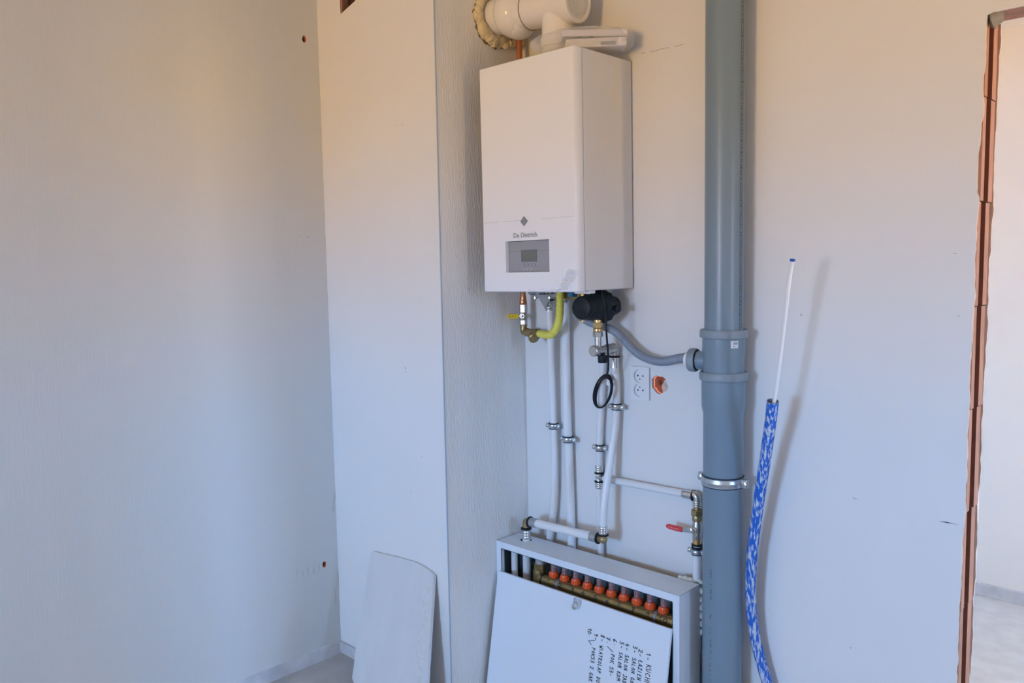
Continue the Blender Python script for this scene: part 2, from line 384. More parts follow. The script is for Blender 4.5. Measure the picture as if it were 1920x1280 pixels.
# rubbed marks beside the lower hole and along the corner
def smear(px, py, L, w, plane, mname, par, name='scuff_mark'):
    c = wx(px, py, XL) if plane == 'L' else (wy(px, py, -YS) if plane == 'S' else (wx(px, py, XS) if plane == 'D' else wy(px, py, 0)))
    nrm = Vector((1, 0, 0)) if plane in 'LD' else Vector((0, -1, 0)); t = Vector((0, 1, 0)) if plane in 'LD' else Vector((1, 0, 0))
    n = 7; lp = []
    for i in range(n): lp.append((w*(0.3+0.7*math.sin(PI*(i+.4)/n))*random.uniform(.6, 1.2), -L/2+L*i/(n-1)))
    loop = [c+t*a+Vector((0, 0, 1))*b for a, b in lp]+[c-t*a*random.uniform(.5, 1)+Vector((0, 0, 1))*b for a, b in reversed(lp)]
    mm = MB(); mm.prism(loop, nrm*0.0004); return mm.build(name, mname, par, smooth=False)
for px, py, L, w in ((556, 1072, .03, .0028), (568, 1075, .03, .0022), (577, 1070, .034, .0035), (588, 1068, .036, .0035), (598, 1064, .03, .003)):
    smear(px, py, L, w, 'L', 'scuff_pale', wall_left)
for px, py, L, w in ((626, 942, .05, .0012), (624, 955, .03, .0012), (598, 1170, .008, .0012), (606, 1168, .01, .0012), (563, 443, .004, .003), (577, 444, .005, .003), (628, 930, .03, .001), (634, 1085, .05, .0010), (629, 1120, .06, .0012)):
    smear(px, py, L, w, 'L', 'scuff', wall_left)
for px, py, L, w in ((741, 236, .003, .002), (754, 234, .002, .004), (760, 690, .006, .004), (761, 697, .006, .002), (769, 921, .005, .001), (791, 855, .006, .001)):
    smear(px, py, L, w, 'S', 'scuff', wall_sf)
for px, py, L, w in ((1602, 934, .003, .010), (1595, 1214, .005, .003), (1502, 590, .006, .004), (1797, 592, .003, .004), (1790, 475, .002, .008), (1780, 980, .003, .02), (1770, 978, .002, .02), (1442, 1141, .004, .001)):
    smear(px, py, L, w, 'B', 'scuff_pale', wall_back)
for px, py, L, w in ((878, 542, .002, .006), (893, 227, .0015, .006)):
    smear(px, py, L, w, 'D', 'scuff', wall_ss)

# floor, skirting strips, ceiling, window wall, right wall
fl = MB(); fl.add([(XL-.1, -6.1, 0), (XR+.1, -6.1, 0), (XR+.1, 0.06, 0), (XL-.1, 0.06, 0)], [(0, 1, 2, 3)]); struct(fl.build('floor', 'concrete', smooth=False))
m = MB(); N = 60
rows = []
for i in range(N+1):
    y = -2.2+(2.2+YS-0.004)*i/N
    k = 0.002*pnoise(Vector((y*7, 0, 0)))
    rows.append([(XL, y, 0.045+k*2), (XL+0.010+k, y, 0.043+k*2), (XL+0.016+k, y, 0.0)])
vs = [p for r in rows for p in r]; fs = []
for i in range(N):
    for j in range(2): fs.append((i*3+j, i*3+j+1, i*3+j+4, i*3+j+3))
m.add(vs, fs); struct(m.build('baseboard_left', 'screed_strip'))
m = MB(); m.box((XL+0.005, YS-0.014, 0), (XS-0.30, YS, 0.043)); struct(m.build('baseboard_shaft', 'screed_strip', bevel=.004))
m = MB(); m.box((XL-.1, -6.1, ZC), (XR+.1, 0.118, ZC+0.1)); struct(m.build('ceiling', 'ceiling_paint', smooth=False))
m = MB(); X0, X1 = XL-.1, XR+.1
for a, b in (((X0, 0), (WX0, ZC)), ((WX1, 0), (X1, ZC)), ((WX0, 0), (WX1, WZ0)), ((WX0, WZ1), (WX1, ZC))):
    m.box((a[0], WYW-0.12, a[1]), (b[0], WYW, b[1]))
struct(m.build('wall_window', 'raw_render', smooth=False))
m = MB(); m.box((XR, -6.1, 0), (XR+.1, RY0, ZC)).box((XR, RY1, 0), (XR+.1, 0.1, ZC)).box((XR, RY0, 0), (XR+.1, RY1, RZ0)).box((XR, RY0, RZ1), (XR+.1, RY1, ZC)); struct(m.build('wall_right', 'raw_render', smooth=False))
w1 = MB(); t = 0.05
w1.box((WX0, WYW-.09, WZ0), (WX0+t, WYW-.04, WZ1)).box((WX1-t, WYW-.09, WZ0), (WX1, WYW-.04, WZ1)).box((WX0, WYW-.09, WZ0), (WX1, WYW-.04, WZ0+t)).box((WX0, WYW-.09, WZ1-t), (WX1, WYW-.04, WZ1))
struct(w1.build('window_1', 'frame_white', smooth=False))

w2 = MB(); t = 0.035
w2.box((XR+.03, RY0, RZ0), (XR+.08, RY0+t, RZ1)).box((XR+.03, RY1-t, RZ0), (XR+.08, RY1, RZ1)).box((XR+.03, RY0, RZ0), (XR+.08, RY1, RZ0+t)).box((XR+.03, RY0, RZ1-t), (XR+.08, RY1, RZ1))
struct(w2.build('window_added', 'frame_white', smooth=False))  # frame of the added, unseen side window

# the next room beyond the doorway
NY = 1.803; NXL = -0.966; NZ = 2.425
struct(MB().add([(NXL, NY, 0), (NX1, NY, 0), (NX1, NY, NZ+.2), (NXL, NY, NZ+.2)], [(0, 1, 2, 3)]).build('wall_next_room_back', 'plaster_next', smooth=False))
struct(MB().add([(NXL, 0.118, 0), (NXL, NY, 0), (NXL, NY, NZ+.2), (NXL, 0.118, NZ+.2)], [(0, 1, 2, 3)]).build('wall_next_room_left', 'plaster_next', smooth=False))
m = MB()
for a, b in (((0.1, 0), (1.05, 2.7)), ((1.65, 0), (NY+.1, 2.7)), ((1.05, 0), (1.65, 0.8)), ((1.05, 2.0), (1.65, 2.7))): m.box((NX1, a[0], a[1]), (NX1+.1, b[0], b[1]))
struct(m.build('wall_next_room_right', 'plaster_next', smooth=False))
struct(MB().add([(NXL, 0.04, 0.002), (NX1, 0.04, 0.002), (NX1, NY, 0.002), (NXL, NY, 0.002)], [(0, 1, 2, 3)]).build('floor_next_room', 'concrete_next', smooth=False))
struct(MB().box((NXL-.1, 0.118, NZ), (NX1+.1, NY+.1, NZ+.1)).build('ceiling_next_room', 'plaster_next', smooth=False))
struct(MB().box((NXL, NY-0.014, 0.002), (NX1, NY, 0.058)).build('baseboard_next_room', 'screed_strip', bevel=.003))

# ------------------------------------------------------------------ boiler
BX, BZ = -1.7065, 1.404
boiler = thing('gas_boiler', 'white wall-hung gas boiler with grey control panel, mounted in the alcove', 'boiler', (BX, 0, BZ))
W2, BD, BH = 0.192, 0.286, 0.697
def bb(a, b): return MB().box((BX+a[0], a[1], BZ+a[2]), (BX+b[0], b[1], BZ+b[2]))
bb((-W2, -0.245, 0), (W2, -0.006, BH)).build('casing', 'enamel_side', boiler, bevel=.003)
bb((-W2+.012, -0.250, 0.008), (W2-.012, -0.244, BH-.008)).build('casing_joint', 'dark_plate', boiler, smooth=False)  # black fill paints the shade of the gap behind the cover
# front cover with a recessed opening for the control panel
FY = -BD
pa = wy(948, 452.5, BD); pb = wy(1030.5, 509.5, BD)
px0, px1, pz0, pz1 = pa.x, pb.x, pb.z, pa.z
hole = [(px0, pz0), (px1, pz0), (px1, pz1), (px0, pz1)]
cx0, cx1, cz0, cz1 = BX-W2, BX+W2, BZ-.003, BZ+BH
def rrect(xc, zc, hw, hh, r, n=6):
    out = []
    for sx_, sz_, a0 in ((1, -1, -90), (1, 1, 0), (-1, 1, 90), (-1, -1, 180)):
        for k in range(n+1): a = math.radians(a0+90*k/n); out.append((xc+sx_*(hw-r)+r*math.cos(a), zc+sz_*(hh-r)+r*math.sin(a)))
    return out
outer = rrect((cx0+cx1)/2, (cz0+cz1)/2, (cx1-cx0)/2, (cz1-cz0)/2, .004, 3)
o1 = rrect((cx0+cx1)/2, (cz0+cz1)/2, (cx1-cx0)/2-.003, (cz1-cz0)/2-.003, .0015, 3)
mb = holed(o1, [hole], lambda u, v: (u, FY, v), 'front_cover', 'enamel')
n = len(outer)
mb.add([(x, FY, z) for x, z in o1]+[(x, FY+.003, z) for x, z in outer]+[(x, -0.249, z) for x, z in outer],
       [(i, (i+1) % n, (i+1) % n+n, i+n) for i in range(n)]+[(i+n, (i+1) % n+n, (i+1) % n+2*n, i+2*n) for i in range(n)]+[tuple(range(2*n, 3*n))])
mb.add([(x, FY, z) for x, z in hole]+[(x, FY+.016, z) for x, z in hole], [(i, (i+1) % 4, (i+1) % 4+4, i+4) for i in range(4)])
cover = mb.build('front_cover', 'enamel', boiler, ang=50)
# faint edge of the protective film across the cover
m = MB(); za = wy(990, 412, BD).z
for a, b in ((cx0+.004, BX-.12), (BX-.10, BX-.02), (BX+.06, BX+.12), (BX+.13, cx1-.004)): m.box((a, FY-.0004, za-.0006), (b, FY+.0002, za+.0006))
m.build('film_edge', 'film_line', cover, smooth=False)['kind'] = 'stuff'
# emblem
ec = wy(983.5, 414.5, BD); ew, eh = 0.0155, 0.0155
m = MB(); m.prism([ec+Vector((0, -.0015, eh)), ec+Vector((-ew, -.0015, 0)), ec+Vector((0, -.0015, -eh)), ec+Vector((ew, -.0015, 0))], (0, .0016, 0))
emb = m.build('emblem', 'emblem_grey', cover, smooth=False)
m = MB(); m.torus(ec+Vector((0, -.0017, 0)), (0, 1, 0), .0058, .0007, 20, 6)
m.obox(ec+Vector((0, -.0018, 0)), (.0018, 0, .0018), (0, .0004, 0), (-.0018, 0, .0018)).obox(ec+Vector((.003, -.0018, -.003)), (.0025, 0, -.0025), (0, .0004, 0), (.0005, 0, .0005)).obox(ec+Vector((-.004, -.0018, .0035)), (.0025, 0, .0025), (0, .0004, 0), (.0004, 0, -.0004))
m.build('emblem_relief', 'letter_grey', boiler)
# lettering
def text_mesh(body, size, name, m, parent, origin, ux, uz, align='CENTER', thick=0.0004):
    cu = bpy.data.curves.new(name, 'FONT'); cu.body = body; cu.size = size; cu.align_x = align; cu.extrude = thick; cu.resolution_u = 3; cu.offset = size*0.018
    t = bpy.data.objects.new(name, cu); C.objects.link(t)
    dg = bpy.context.evaluated_depsgraph_get(); me = bpy.data.meshes.new_from_object(t.evaluated_get(dg))
    C.objects.unlink(t); bpy.data.objects.remove(t)
    ux, uz = Vector(ux), Vector(uz); nn = ux.cross(uz); org = Vector(parent['_o']) if parent else Vector()
    for v in me.vertices: v.co = Vector(origin)+ux*v.co.x+uz*v.co.y+nn*v.co.z-org
    me.materials.clear(); me.materials.append(MATS[m])
    o = bpy.data.objects.new(name, me); C.objects.link(o)
    if parent: o.parent = parent; o['_o'] = tuple(org)
    return o
tp = wy(985, 444.5, BD+.0005)
text_mesh('De Dietrich', 0.0205, 'lettering', 'letter_grey', cover, tp, (1, 0, 0), (0, 0, 1))
# control panel
PY = FY+.014
m = MB(); m.box((px0+.001, PY, pz0+.001), (px1-.001, PY+.006, pz1-.001))
panel = m.build('control_panel', 'panel_grey', boiler, smooth=False)
zl = wy(990, 470.5, BD-.014).z
MB().box((px0+.002, PY-.0003, zl-.0005), (px1-.002, PY+.0002, zl+.0005)).build('flap_line', 'panel_line', panel, smooth=False)
sa = wy(978.5, 469.5, BD-.014); sb = wy(1006.5, 489.5, BD-.014)
m = MB(); fw_ = .0018
m.box((sa.x-fw_, PY-.0010, sb.z-fw_), (sa.x, PY+.0005, sa.z+fw_)).box((sb.x, PY-.0010, sb.z-fw_), (sb.x+fw_, PY+.0005, sa.z+fw_)).box((sa.x, PY-.0010, sa.z), (sb.x, PY+.0005, sa.z+fw_)).box((sa.x, PY-.0010, sb.z-fw_), (sb.x, PY+.0005, sb.z))
m.build('screen_frame', 'panel_line', panel, smooth=False)
MB().box((sa.x, PY-.0004, sb.z), (sb.x, PY+.0004, sa.z)).build('screen', 'lcd', panel, smooth=False)
for i in range(4):
    p = wy(982.5+i*6.8, 496.5, BD-.014); m = MB()
    m.torus((p.x-.002, PY-.0003, p.z), (0, 1, 0), .0052, .0007, 10, 6, -1.15+PI, 1.15+PI)
    m.build('button', 'panel_line', panel)
    p = wy(982.5+i*6.8, 503.5, BD-.014); m = MB(); m.box((p.x-.0016, PY-.0004, p.z-.0014), (p.x+.0016, PY, p.z+.0010)).box((p.x-.0022, PY-.0004, p.z-.0052), (p.x+.0018, PY, p.z-.0044))
    if i < 3: m.build('icon', 'icon_white', panel, smooth=False)
# peeling protective film at the lower right corner, wrinkled strip along the bottom edge
def sheet(P, nu, nv, amp, fr, name, mname, parent, sd=0, thick=0.0):
    A, B, Cc, D = [Vector(p) for p in P]; vs = []; fs = []
    nrm = (B-A).cross(D-A).normalized()
    for j in range(nv+1):
        for i in range(nu+1):
            u, v = i/nu, j/nv; p = (A*(1-u)+B*u)*(1-v)+(D*(1-u)+Cc*u)*v
            e = amp*(abs(pnoise(p*fr+Vector((sd, 0, 0))))*2-.4+.5*pnoise(p*fr*2.7+Vector((0, sd, 0))))
            vs.append(p+nrm*e)
    for j in range(nv):
        for i in range(nu): k = j*(nu+1)+i; fs.append((k, k+1, k+nu+2, k+nu+1))
    return MB().add(vs, fs)
sheet([wy(1046, 545, BD+.003), wy(1062, 545, BD+.006), wy(1086, 508, BD+.008), wy(1064, 505, BD+.004)], 14, 18, .006, 90, '', '', None, 3).build('film_peel', 'film', cover, ang=20)
sheet([wy(990, 551, BD-.02), wy(1052, 549, BD-.015), wy(1052, 543, BD+.002), wy(990, 544, BD+.002)], 30, 5, .005, 80, '', '', None, 8).build('film_strip', 'film', cover, ang=20)
# underside: dark tray, galvanised bracket, clip
bb((-.15, -.20, -.004), (.10, -.03, 0.002)).build('bottom_tray', 'dark_plate', boiler, smooth=False)
p = wy(1092, 550, .21); MB().box((p.x-.022, p.y-.012, BZ-.010), (p.x+.034, p.y+.02, BZ+.001)).build('clip', 'socket_white', boiler, bevel=.002)
p = wy(1073, 548, .16); MB().box((p.x-.010, p.y-.012, BZ-.022), (p.x+.010, p.y+.012, BZ)).build('blue_plug', 'blue_clip', boiler, bevel=.002)
m = MB(); q = [wy(1010, 558, .07), wy(1022, 579, .07), wy(1024, 570, .07), wy(1034, 556, .07), wy(1040, 552, .07), wy(1000, 552, .07)]
m.prism([q[0], q[1], q[2], q[3], q[4], q[5]], (0, .004, 0)); a = wy(998, 556, .07); b = wy(1078, 556, .07)
m.box((a.x, -.078, BZ-.026), (b.x+.01, -.03, BZ-.016)); m.build('mounting_bracket', 'steel_dull', boiler, smooth=False)
for px in (1004, 1031, 1062):
    p = wy(px, 557, .075); MB().lathe((p.x, p.y, p.z-.006), (0, 0, 1), [(0, .004), (.002, .009), (.009, .009), (.011, .006)], 16).build('port_nut', 'chrome', boiler)
bb((-.12, -.16, -.016), (-.05, -.10, -.003)).build('valve_block', 'dark_plate', boiler, bevel=.006)
bb((-.02, -.10, -.034), (.06, -.07, -.004)).build('hydraulic_block', 'brass_dark', boiler, bevel=.004)
boiler.rotation_euler = (0, -math.radians(0.35), 0)

# ------------------------------------------------------------------ flue, foam, bag, copper pipe
FLX, FLD, FLZ, FR = -1.707, 0.130, 2.285, 0.058
sl = 0.075                                     # falls towards the boiler
ax = Vector((1, 0, -sl)).normalized()
flue = thing('flue_pipe', 'glossy white flue tee above the boiler running into the alcove side wall', 'flue pipe', (FLX, -FLD, 2.09))
ctr = Vector((FLX, -FLD, FLZ))
def fl_at(x): return ctr+ax*((x-FLX)/ax.x)
MB().lathe(fl_at(XS-.01), ax, [(0, FR), (0.16, FR), (.161, FR)], 40).build('pipe', 'flue_white', flue)
MB().lathe(fl_at(-1.930), ax, [(0, FR-.002), (.006, FR+.008), (.02, FR+.016), (.055, FR+.020), (.075, FR+.013), (.085, FR+.003)], 40).build('elbow_socket', 'flue_white', flue)
MB().blob(fl_at(-1.878)+Vector((0, 0.005, -.020)), 0.062, (1.0, 1.0, 1.0), 0.0, 1, 4).build('elbow', 'flue_white', flue)
MB().lathe(fl_at(-1.850), ax, [(0, FR+.0035), (.03, FR+.0035), (.031, FR+.001), (.19, FR+.001)], 40).build('tee', 'flue_white', flue)
MB().torus(fl_at(-1.852), ax, FR+.0035, .0011, 40, 6).build('seal_ring', 'seam_grey', flue)
MB().torus(fl_at(-1.818), ax, FR+.0022, .0013, 40, 6).build('seal_ring', 'seam_grey', flue)
capo = MB().lathe(fl_at(-1.662), ax, [(0, FR+.001), (.002, FR+.006), (.035, FR+.006), (.038, FR+.003), (.038, FR-.006), (.035, FR-.008)], 40).build('end_cap', 'flue_white', flue)
MB().lathe(fl_at(-1.662)+ax*.0345, ax, [(0, FR-.0075), (.0012, FR-.0075), (.0012, FR-.02), (.003, FR-.022), (.003, .02), (.0018, .018)], 40).build('cap_disc', 'flue_cap', capo)
MB().lathe((FLX, -FLD, 2.104), (0, 0, 1), [(0, .062), (.012, .062), (.014, .052), (.05, .050), (.052, .054), (.08, .054), (.082, .050), (.17, .050)], 36).build('riser', 'flue_white', flue)
foam = thing('expanding_foam', 'lumpy cream expanding foam round the flue where it enters the side wall', 'foam', (XS, -FLD, 2.2))
m = MB(); md = MB(); fc = fl_at(XS)
for i in range(46):
    a = 2*PI*i/46; R = FR+.016+.006*pnoise(Vector((i*.7, 0, 0)))
    p = Vector((XS+.006, fc.y-R*math.cos(a), fc.z+R*math.sin(a)))
    k = .018+.006*pnoise(Vector((i*1.3, 5, 0)))+(.006 if 30 < i < 42 else 0)
    m.blob(p, k, (.8, 1, 1), .35, 1.6, 2, i)
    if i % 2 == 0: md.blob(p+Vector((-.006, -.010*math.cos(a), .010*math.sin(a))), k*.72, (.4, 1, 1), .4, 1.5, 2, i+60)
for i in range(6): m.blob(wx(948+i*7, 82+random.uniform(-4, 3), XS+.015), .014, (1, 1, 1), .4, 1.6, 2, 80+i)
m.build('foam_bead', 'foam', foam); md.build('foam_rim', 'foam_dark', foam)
p = wy(974, 100, .045)
tag(MB().cyl((p.x, p.y, 2.08), (p.x, p.y, 2.30), .0098, n=20).build('copper_pipe', 'copper_old'), 'short reddish copper pipe rising behind the boiler under the flue', 'pipe')
# bag of plastic trays lying on top of the boiler
bag = thing('parts_bag', 'crinkled clear plastic bag holding pale trays on top of the boiler', 'bag', (-1.60, -.13, 2.103))
bz = BZ+BH+.004
def tray(c, L, Wd, H, rz, tilt, name, mname='tray_white'):
    M = Matrix.Translation(c) @ Matrix.Rotation(rz, 4, 'Z') @ Matrix.Rotation(tilt, 4, 'Y')
    m = MB(); m.obox(M @ Vector((0, 0, 0)), M.to_3x3() @ Vector((L/2, 0, 0)), M.to_3x3() @ Vector((0, Wd/2, 0)), M.to_3x3() @ Vector((0, 0, H/2)))
    return m.build(name, mname, bag, bevel=.003)
te = Vector((.72, .69, 0)); tg = Vector((-.69, .72, 0))
def ftray(px, py, d, hl, hd, ht, name, tilt=0.0):
    Fm = wy(px, py, d); up = (Vector((0, 0, 1))+te*tilt).normalized(); e = (te-up*te.dot(up)).normalized()
    m = MB(); m.obox(Fm+tg*hd, e*hl, tg*hd, up*ht); o = m.build(name, 'tray_white', bag, bevel=.003); return Fm, e, up
F1, e1_, u1 = ftray(1115, 61, .15, .098, .040, .010, 'tray', .01)
F2, e2_, u2 = ftray(1118, 79, .15, .090, .038, .013, 'tray', -.03)
for k in (-.045, -.012):
    MB().obox(F1+e1_*k-u1*.013-tg*.0006, e1_*.007, tg*.0008, u1*.0018).build('tray_slot', 'dark_plate', bag, smooth=False)
MB().obox(F2+e2_*.035-tg*.0006-u2*.004, e2_*.022, tg*.0008, u2*.005).build('tray_recess', 'panel_grey', bag, smooth=False)
bm = bmesh.new(); bmesh.ops.create_icosphere(bm, subdivisions=5, radius=1.0); m = MB(); vs = []
s_ = lambda t, e: math.copysign(abs(t)**e, t)
Fc = (F1+F2)/2+tg*.042+te*(-.036)
for v in bm.verts:
    q = v.co; lf = max(0, -q.x)
    p = Fc+te*(.158*s_(q.x, .6))+tg*(.050*s_(q.y, .6)*(1-.3*lf)-.095*lf)+Vector((0, 0, .036*s_(q.z, .6)*(1-.45*lf)-.030*lf))
    k = abs(pnoise(p*30))*.012+abs(pnoise(p*75))*.005-.004
    p = p+q.normalized()*k; p.z = max(p.z, bz-.002); vs.append(p)
m.add(vs, [[v.index for v in f.verts] for f in bm.faces]); bm.free()
m.build('bag_skin', 'bag_film', bag, ang=15)

# ------------------------------------------------------------------ gas valve with strainer and yellow hose
gd = .060
g0 = wy(981.5, 600, gd); gx, gy = g0.x, g0.y
def gz(py): return wy(981.5, py, gd).z
gas = thing('gas_valve', 'nickel gas valve with yellow lever on a copper stub below the boiler', 'valve', (gx, gy, gz(640)))
MB().cyl((gx, gy, gz(572)), (gx, gy, gz(556)), .0115, n=20).tube([(gx, gy, gz(556)), (gx, gy-.001, gz(549)), (gx+.004, gy-.006, gz(543)), (gx+.03, gy-.03, gz(538)), (gx+.06, gy-.04, gz(537))], .010).build('copper_pipe', 'copper', gas)
m = MB(); m.lathe((gx, gy, gz(571)), (0, 0, 1), [(0, .0125), (.003, .0140), (.008, .0125), (.012, .0135), (.017, .0120)], 20); m.build('press_ring', 'copper', gas)
MB().nut((gx, gy, gz(586)), (gx, gy, gz(570.5)), .0145).build('upper_nut', 'nickel', gas, smooth=False)
vb = MB(); vb.lathe((gx, gy, gz(600)), (0, 0, 1), [(0, .0125), (.004, .0145), (.012, .0165), (.020, .0145), (gz(586)-gz(600), .0125)], 24)
vb.lathe((gx, gy, gz(591.5)), Vector((.55, -1, 0)), [(0, .012), (.018, .012), (.020, .009)], 6); vb.build('valve_body', 'nickel', gas)
MB().nut((gx, gy, gz(609)), (gx, gy, gz(599.5)), .0140).build('lower_nut', 'nickel', gas, smooth=False)
st = Vector((gx, gy, gz(591.5)))+Vector((.55, -1, 0)).normalized()*.020
MB().lathe(st, Vector((.55, -1, 0)), [(0, .0055), (.003, .0055), (.004, .0035)], 12).build('spindle_nut', 'chrome', gas)
la = wy(973, 593, gd+.020); lb = wy(928, 593, gd+.028); lv = (lb-la)
m = MB(); loop = []
for i, (t, h) in enumerate([(0, .0065), (.06, .0078), (.9, .0072), (.97, .0055), (1.0, .0)]): loop.append(la+lv*t+Vector((0, 0, h)))
loop += [la+lv*t-Vector((0, 0, h)) for t, h in [(.97, .0055), (.9, .0072), (.06, .0078), (0, .0065)]]
m.prism([p+Vector((0, -.003, 0)) for p in loop], (0, .006, 0)); lever = m.build('lever', 'yellow_lever', gas, bevel=.0015)
MB().obox((la+st)/2+Vector((0, 0, 0)), (st-la)*.6, (0, .0012, 0), (0, 0, .005)).build('lever_arm', 'steel_dull', gas, smooth=False)
m = MB(); lu = lv.normalized()
for i in range(17):
    t = .12+.045*i; hh = random.choice((.0012, .0020, .0026)); 
    if i in (4, 12): continue
    m.obox(la+lv*t+Vector((0, -.0034, random.uniform(-.0012, .0016))), lu*.0011, (0, .0004, 0), (0, 0, hh*.6))
m.build('lever_print', 'ink', lever, smooth=False)
# brass elbow and strainer
ez = gz(622)
eb = MB(); eb.lathe((gx, gy, gz(611)), (0, 0, 1), [(0, .0125), (.006, .0135), (gz(607)-gz(611), .0135)], 20)
sdir = (wy(1026, 627, gd+.012)-Vector((gx, gy, ez))).normalized()
eb.tube(smooth_path([(gx, gy, gz(610)), (gx, gy, gz(616)), Vector((gx, gy, ez))+sdir*.003+Vector((0, 0, .002)), Vector((gx, gy, ez))+sdir*.016], 5), .0128, 18)
eb.build('brass_elbow', 'brass', gas)
s0 = Vector((gx, gy, ez))+sdir*.012
sm = MB(); sm.lathe(s0, sdir, [(0, .0135), (.004, .0150), (.010, .0150), (.014, .0140), (.050, .0150), (.052, .0165), (.066, .0165), (.068, .0140)], 24)
sdn = (wy(1006, 643, gd+.035)-(s0+sdir*.026)).normalized()
sm.lathe(s0+sdir*.026, sdn, [(0, .0130), (.025, .0140), (.028, .0140)], 24); sm.build('strainer', 'brass', gas)
sp_ = s0+sdir*.026+sdn*.026
MB().lathe(sp_, sdn, [(0, .0165), (.003, .0180), (.012, .0180), (.014, .0160), (.014, .0120), (.017, .0115), (.018, .009)], 26).build('strainer_cap', 'brass', gas)
hs = s0+sdir*.066
hp = smooth_path([hs, wy(1031, 627.5, gd+.026), wy(1040, 620, gd+.034), wy(1046.5, 606, gd+.044), wy(1049, 590, gd+.052), wy(1050, 570, gd+.058), wy(1050, 552, gd+.06), (wy(1050, 552, gd+.06).x, wy(1050, 552, gd+.06).y, BZ+.01)], 24)
tot = [0]
for a, b in zip(hp[:-1], hp[1:]): tot.append(tot[-1]+(b-a).length)
# resample evenly for the corrugation
def resample(P, step):
    L = [0]
    for a, b in zip(P[:-1], P[1:]): L.append(L[-1]+(b-a).length)
    out = []; k = 0; n = int(L[-1]/step)
    for i in range(n+1):
        s = L[-1]*i/n
        while k < len(L)-2 and L[k+1] < s: k += 1
        t = (s-L[k])/max(1e-9, L[k+1]-L[k]); out.append(P[k].lerp(P[k+1], t))
    return out
hq = resample(hp, .0011)
rr_ = [.0128 if i < 34 else .0126+(.0009 if (i % 4) < 2 else -.0011) for i in range(len(hq))]
tag(MB().tube(hq, .0125, 18, rr_).build('gas_hose', 'yellow_hose', ang=60), 'yellow corrugated gas hose curving from the strainer up to the boiler', 'hose')

# ------------------------------------------------------------------ black filter, nickel valve, knob
fx, fz = -1.578, 1.350
flt = thing('magnetic_filter', 'black plastic cylindrical filter pointing out from the wall under the boiler', 'filter', (fx, -.10, 1.30))
mY = Vector((0, -1, 0))
MB().lathe((fx, -.112, fz), mY, [(0, .041), (.05, .040), (.056, .038), (.058, .0365)], 40).build('body', 'black_plastic', flt)
MB().lathe((fx, -.168, fz), mY, [(0, .036), (.002, .0365), (.018, .0365), (.023, .034), (.025, .030), (.0255, .0)], 40, cap1=False).build('cap', 'black_plastic', flt)
cl = MB(); cl.lathe((fx, -.074, fz), mY, [(0, .043), (.003, .050), (.030, .050), (.034, .047), (.038, .042)], 40)
for i in range(14):
    a = 2*PI*i/14; cl.obox((fx+.0505*math.cos(a), -.090, fz+.0505*math.sin(a)), (-.004*math.sin(a), 0, .004*math.cos(a)), (0, .012, 0), (.0015*math.cos(a), 0, .0015*math.sin(a)))
cl.build('collar', 'black_plastic', flt, bevel=.0008)
MB().lathe((fx, -.025, fz), mY, [(0, .030), (.050, .034)], 30).build('rear_body', 'black_plastic', flt)
for s, py in ((1, 554), (-1, 603)):
    MB().lathe((fx, -.182, fz+s*.037), (0, 0, s), [(-.006, .0032), (.001, .0032), (.0012, .0052), (.006, .0052), (.007, .003)], 6).build('bleed_screw', 'brass_bright', flt, smooth=False)
kn = Vector((fx+.056, -.088, fz-.005)); m = MB(); m.lathe(kn, (1, -.2, 0), [(-.010, .006), (.004, .006), (.004, .012), (.012, .012), (.014, .009)], 16); m.build('side_knob', 'black_plastic', flt)
vx = -1.574; vd = .112
def vz(py): return wy(1120, py, vd).z
m = MB(); m.cyl((vx, -vd, vz(608)), (vx, -vd, fz-.04), .012); m.nut((vx, -vd, vz(612.5)), (vx, -vd, vz(604)), .0150, .3); m.build('brass_nut', 'brass_bright', flt, ang=30)
MB().lathe((vx, -vd, vz(622)), (0, 0, 1), [(0, .0115), (.003, .0150), (.010, .0150), (.013, .0120), (vz(612)-vz(622), .0125)], 22).build('brass_union', 'brass_bright', flt)
MB().nut((vx, -vd, vz(631)), (vx, -vd, vz(621.5)), .0160, .2).build('union_nut', 'nickel', flt, smooth=False)
val = thing('nickel_valve', 'nickel shut-off valve under the black filter with an elbow to a white pipe', 'valve', (vx, -.08, 1.18))
bzv = 1.214
MB().cyl((vx, -vd, bzv), (vx, -vd, vz(630.5)), .0105, n=22).build('riser_tube', 'nickel', val)
MB().lathe((vx, -.034, bzv), mY, [(0, .0150), (.004, .0165), (.028, .0175), (.034, .0165), (.040, .0130), (.085, .0125)], 26).build('valve_body', 'nickel', val)
MB().lathe((vx, -.117, bzv), mY, [(0, .0140), (.004, .0170), (.020, .0175), (.023, .0155), (.023, .002), (.0225, .0)], 26, cap1=False).build('end_cap', 'nickel', val)
m = MB(); m.tube(smooth_path([(vx, -.048, bzv), (vx, -.034, bzv), (vx, -.028, bzv-.006), (vx, -.027, bzv-.018), (vx, -.027, bzv-.024)], 5), .0130, 18, [.0165]*6+[.0150]*6+[.0130]*9); m.build('elbow', 'nickel', val)
MB().lathe((vx, -.027, bzv-.030), (0, 0, 1), [(0, .0165), (.001, .0175), (.005, .0175), (.006, .0165)], 22).build('seal_ring', 'black_rubber', val)
m = MB(); m.lathe((vx, -.027, bzv-.063), (0, 0, 1), [(0, .0150), (.004, .0150), (.007, .0142), (.012, .0152), (.017, .0142), (.022, .0152), (.027, .0142), (.034, .0148)], 22); m.build('press_sleeve', 'chrome', val)
kp = wy(1130, 672, .092)
m = MB(); m.lathe((kp.x, kp.y, kp.z-.013), (0, 0, 1), [(0, .0140), (.002, .0150), (.020, .0160), (.023, .0150), (.024, .008), (.036, .007)], 16); m.build('drain_knob', 'black_plastic', val, ang=30)

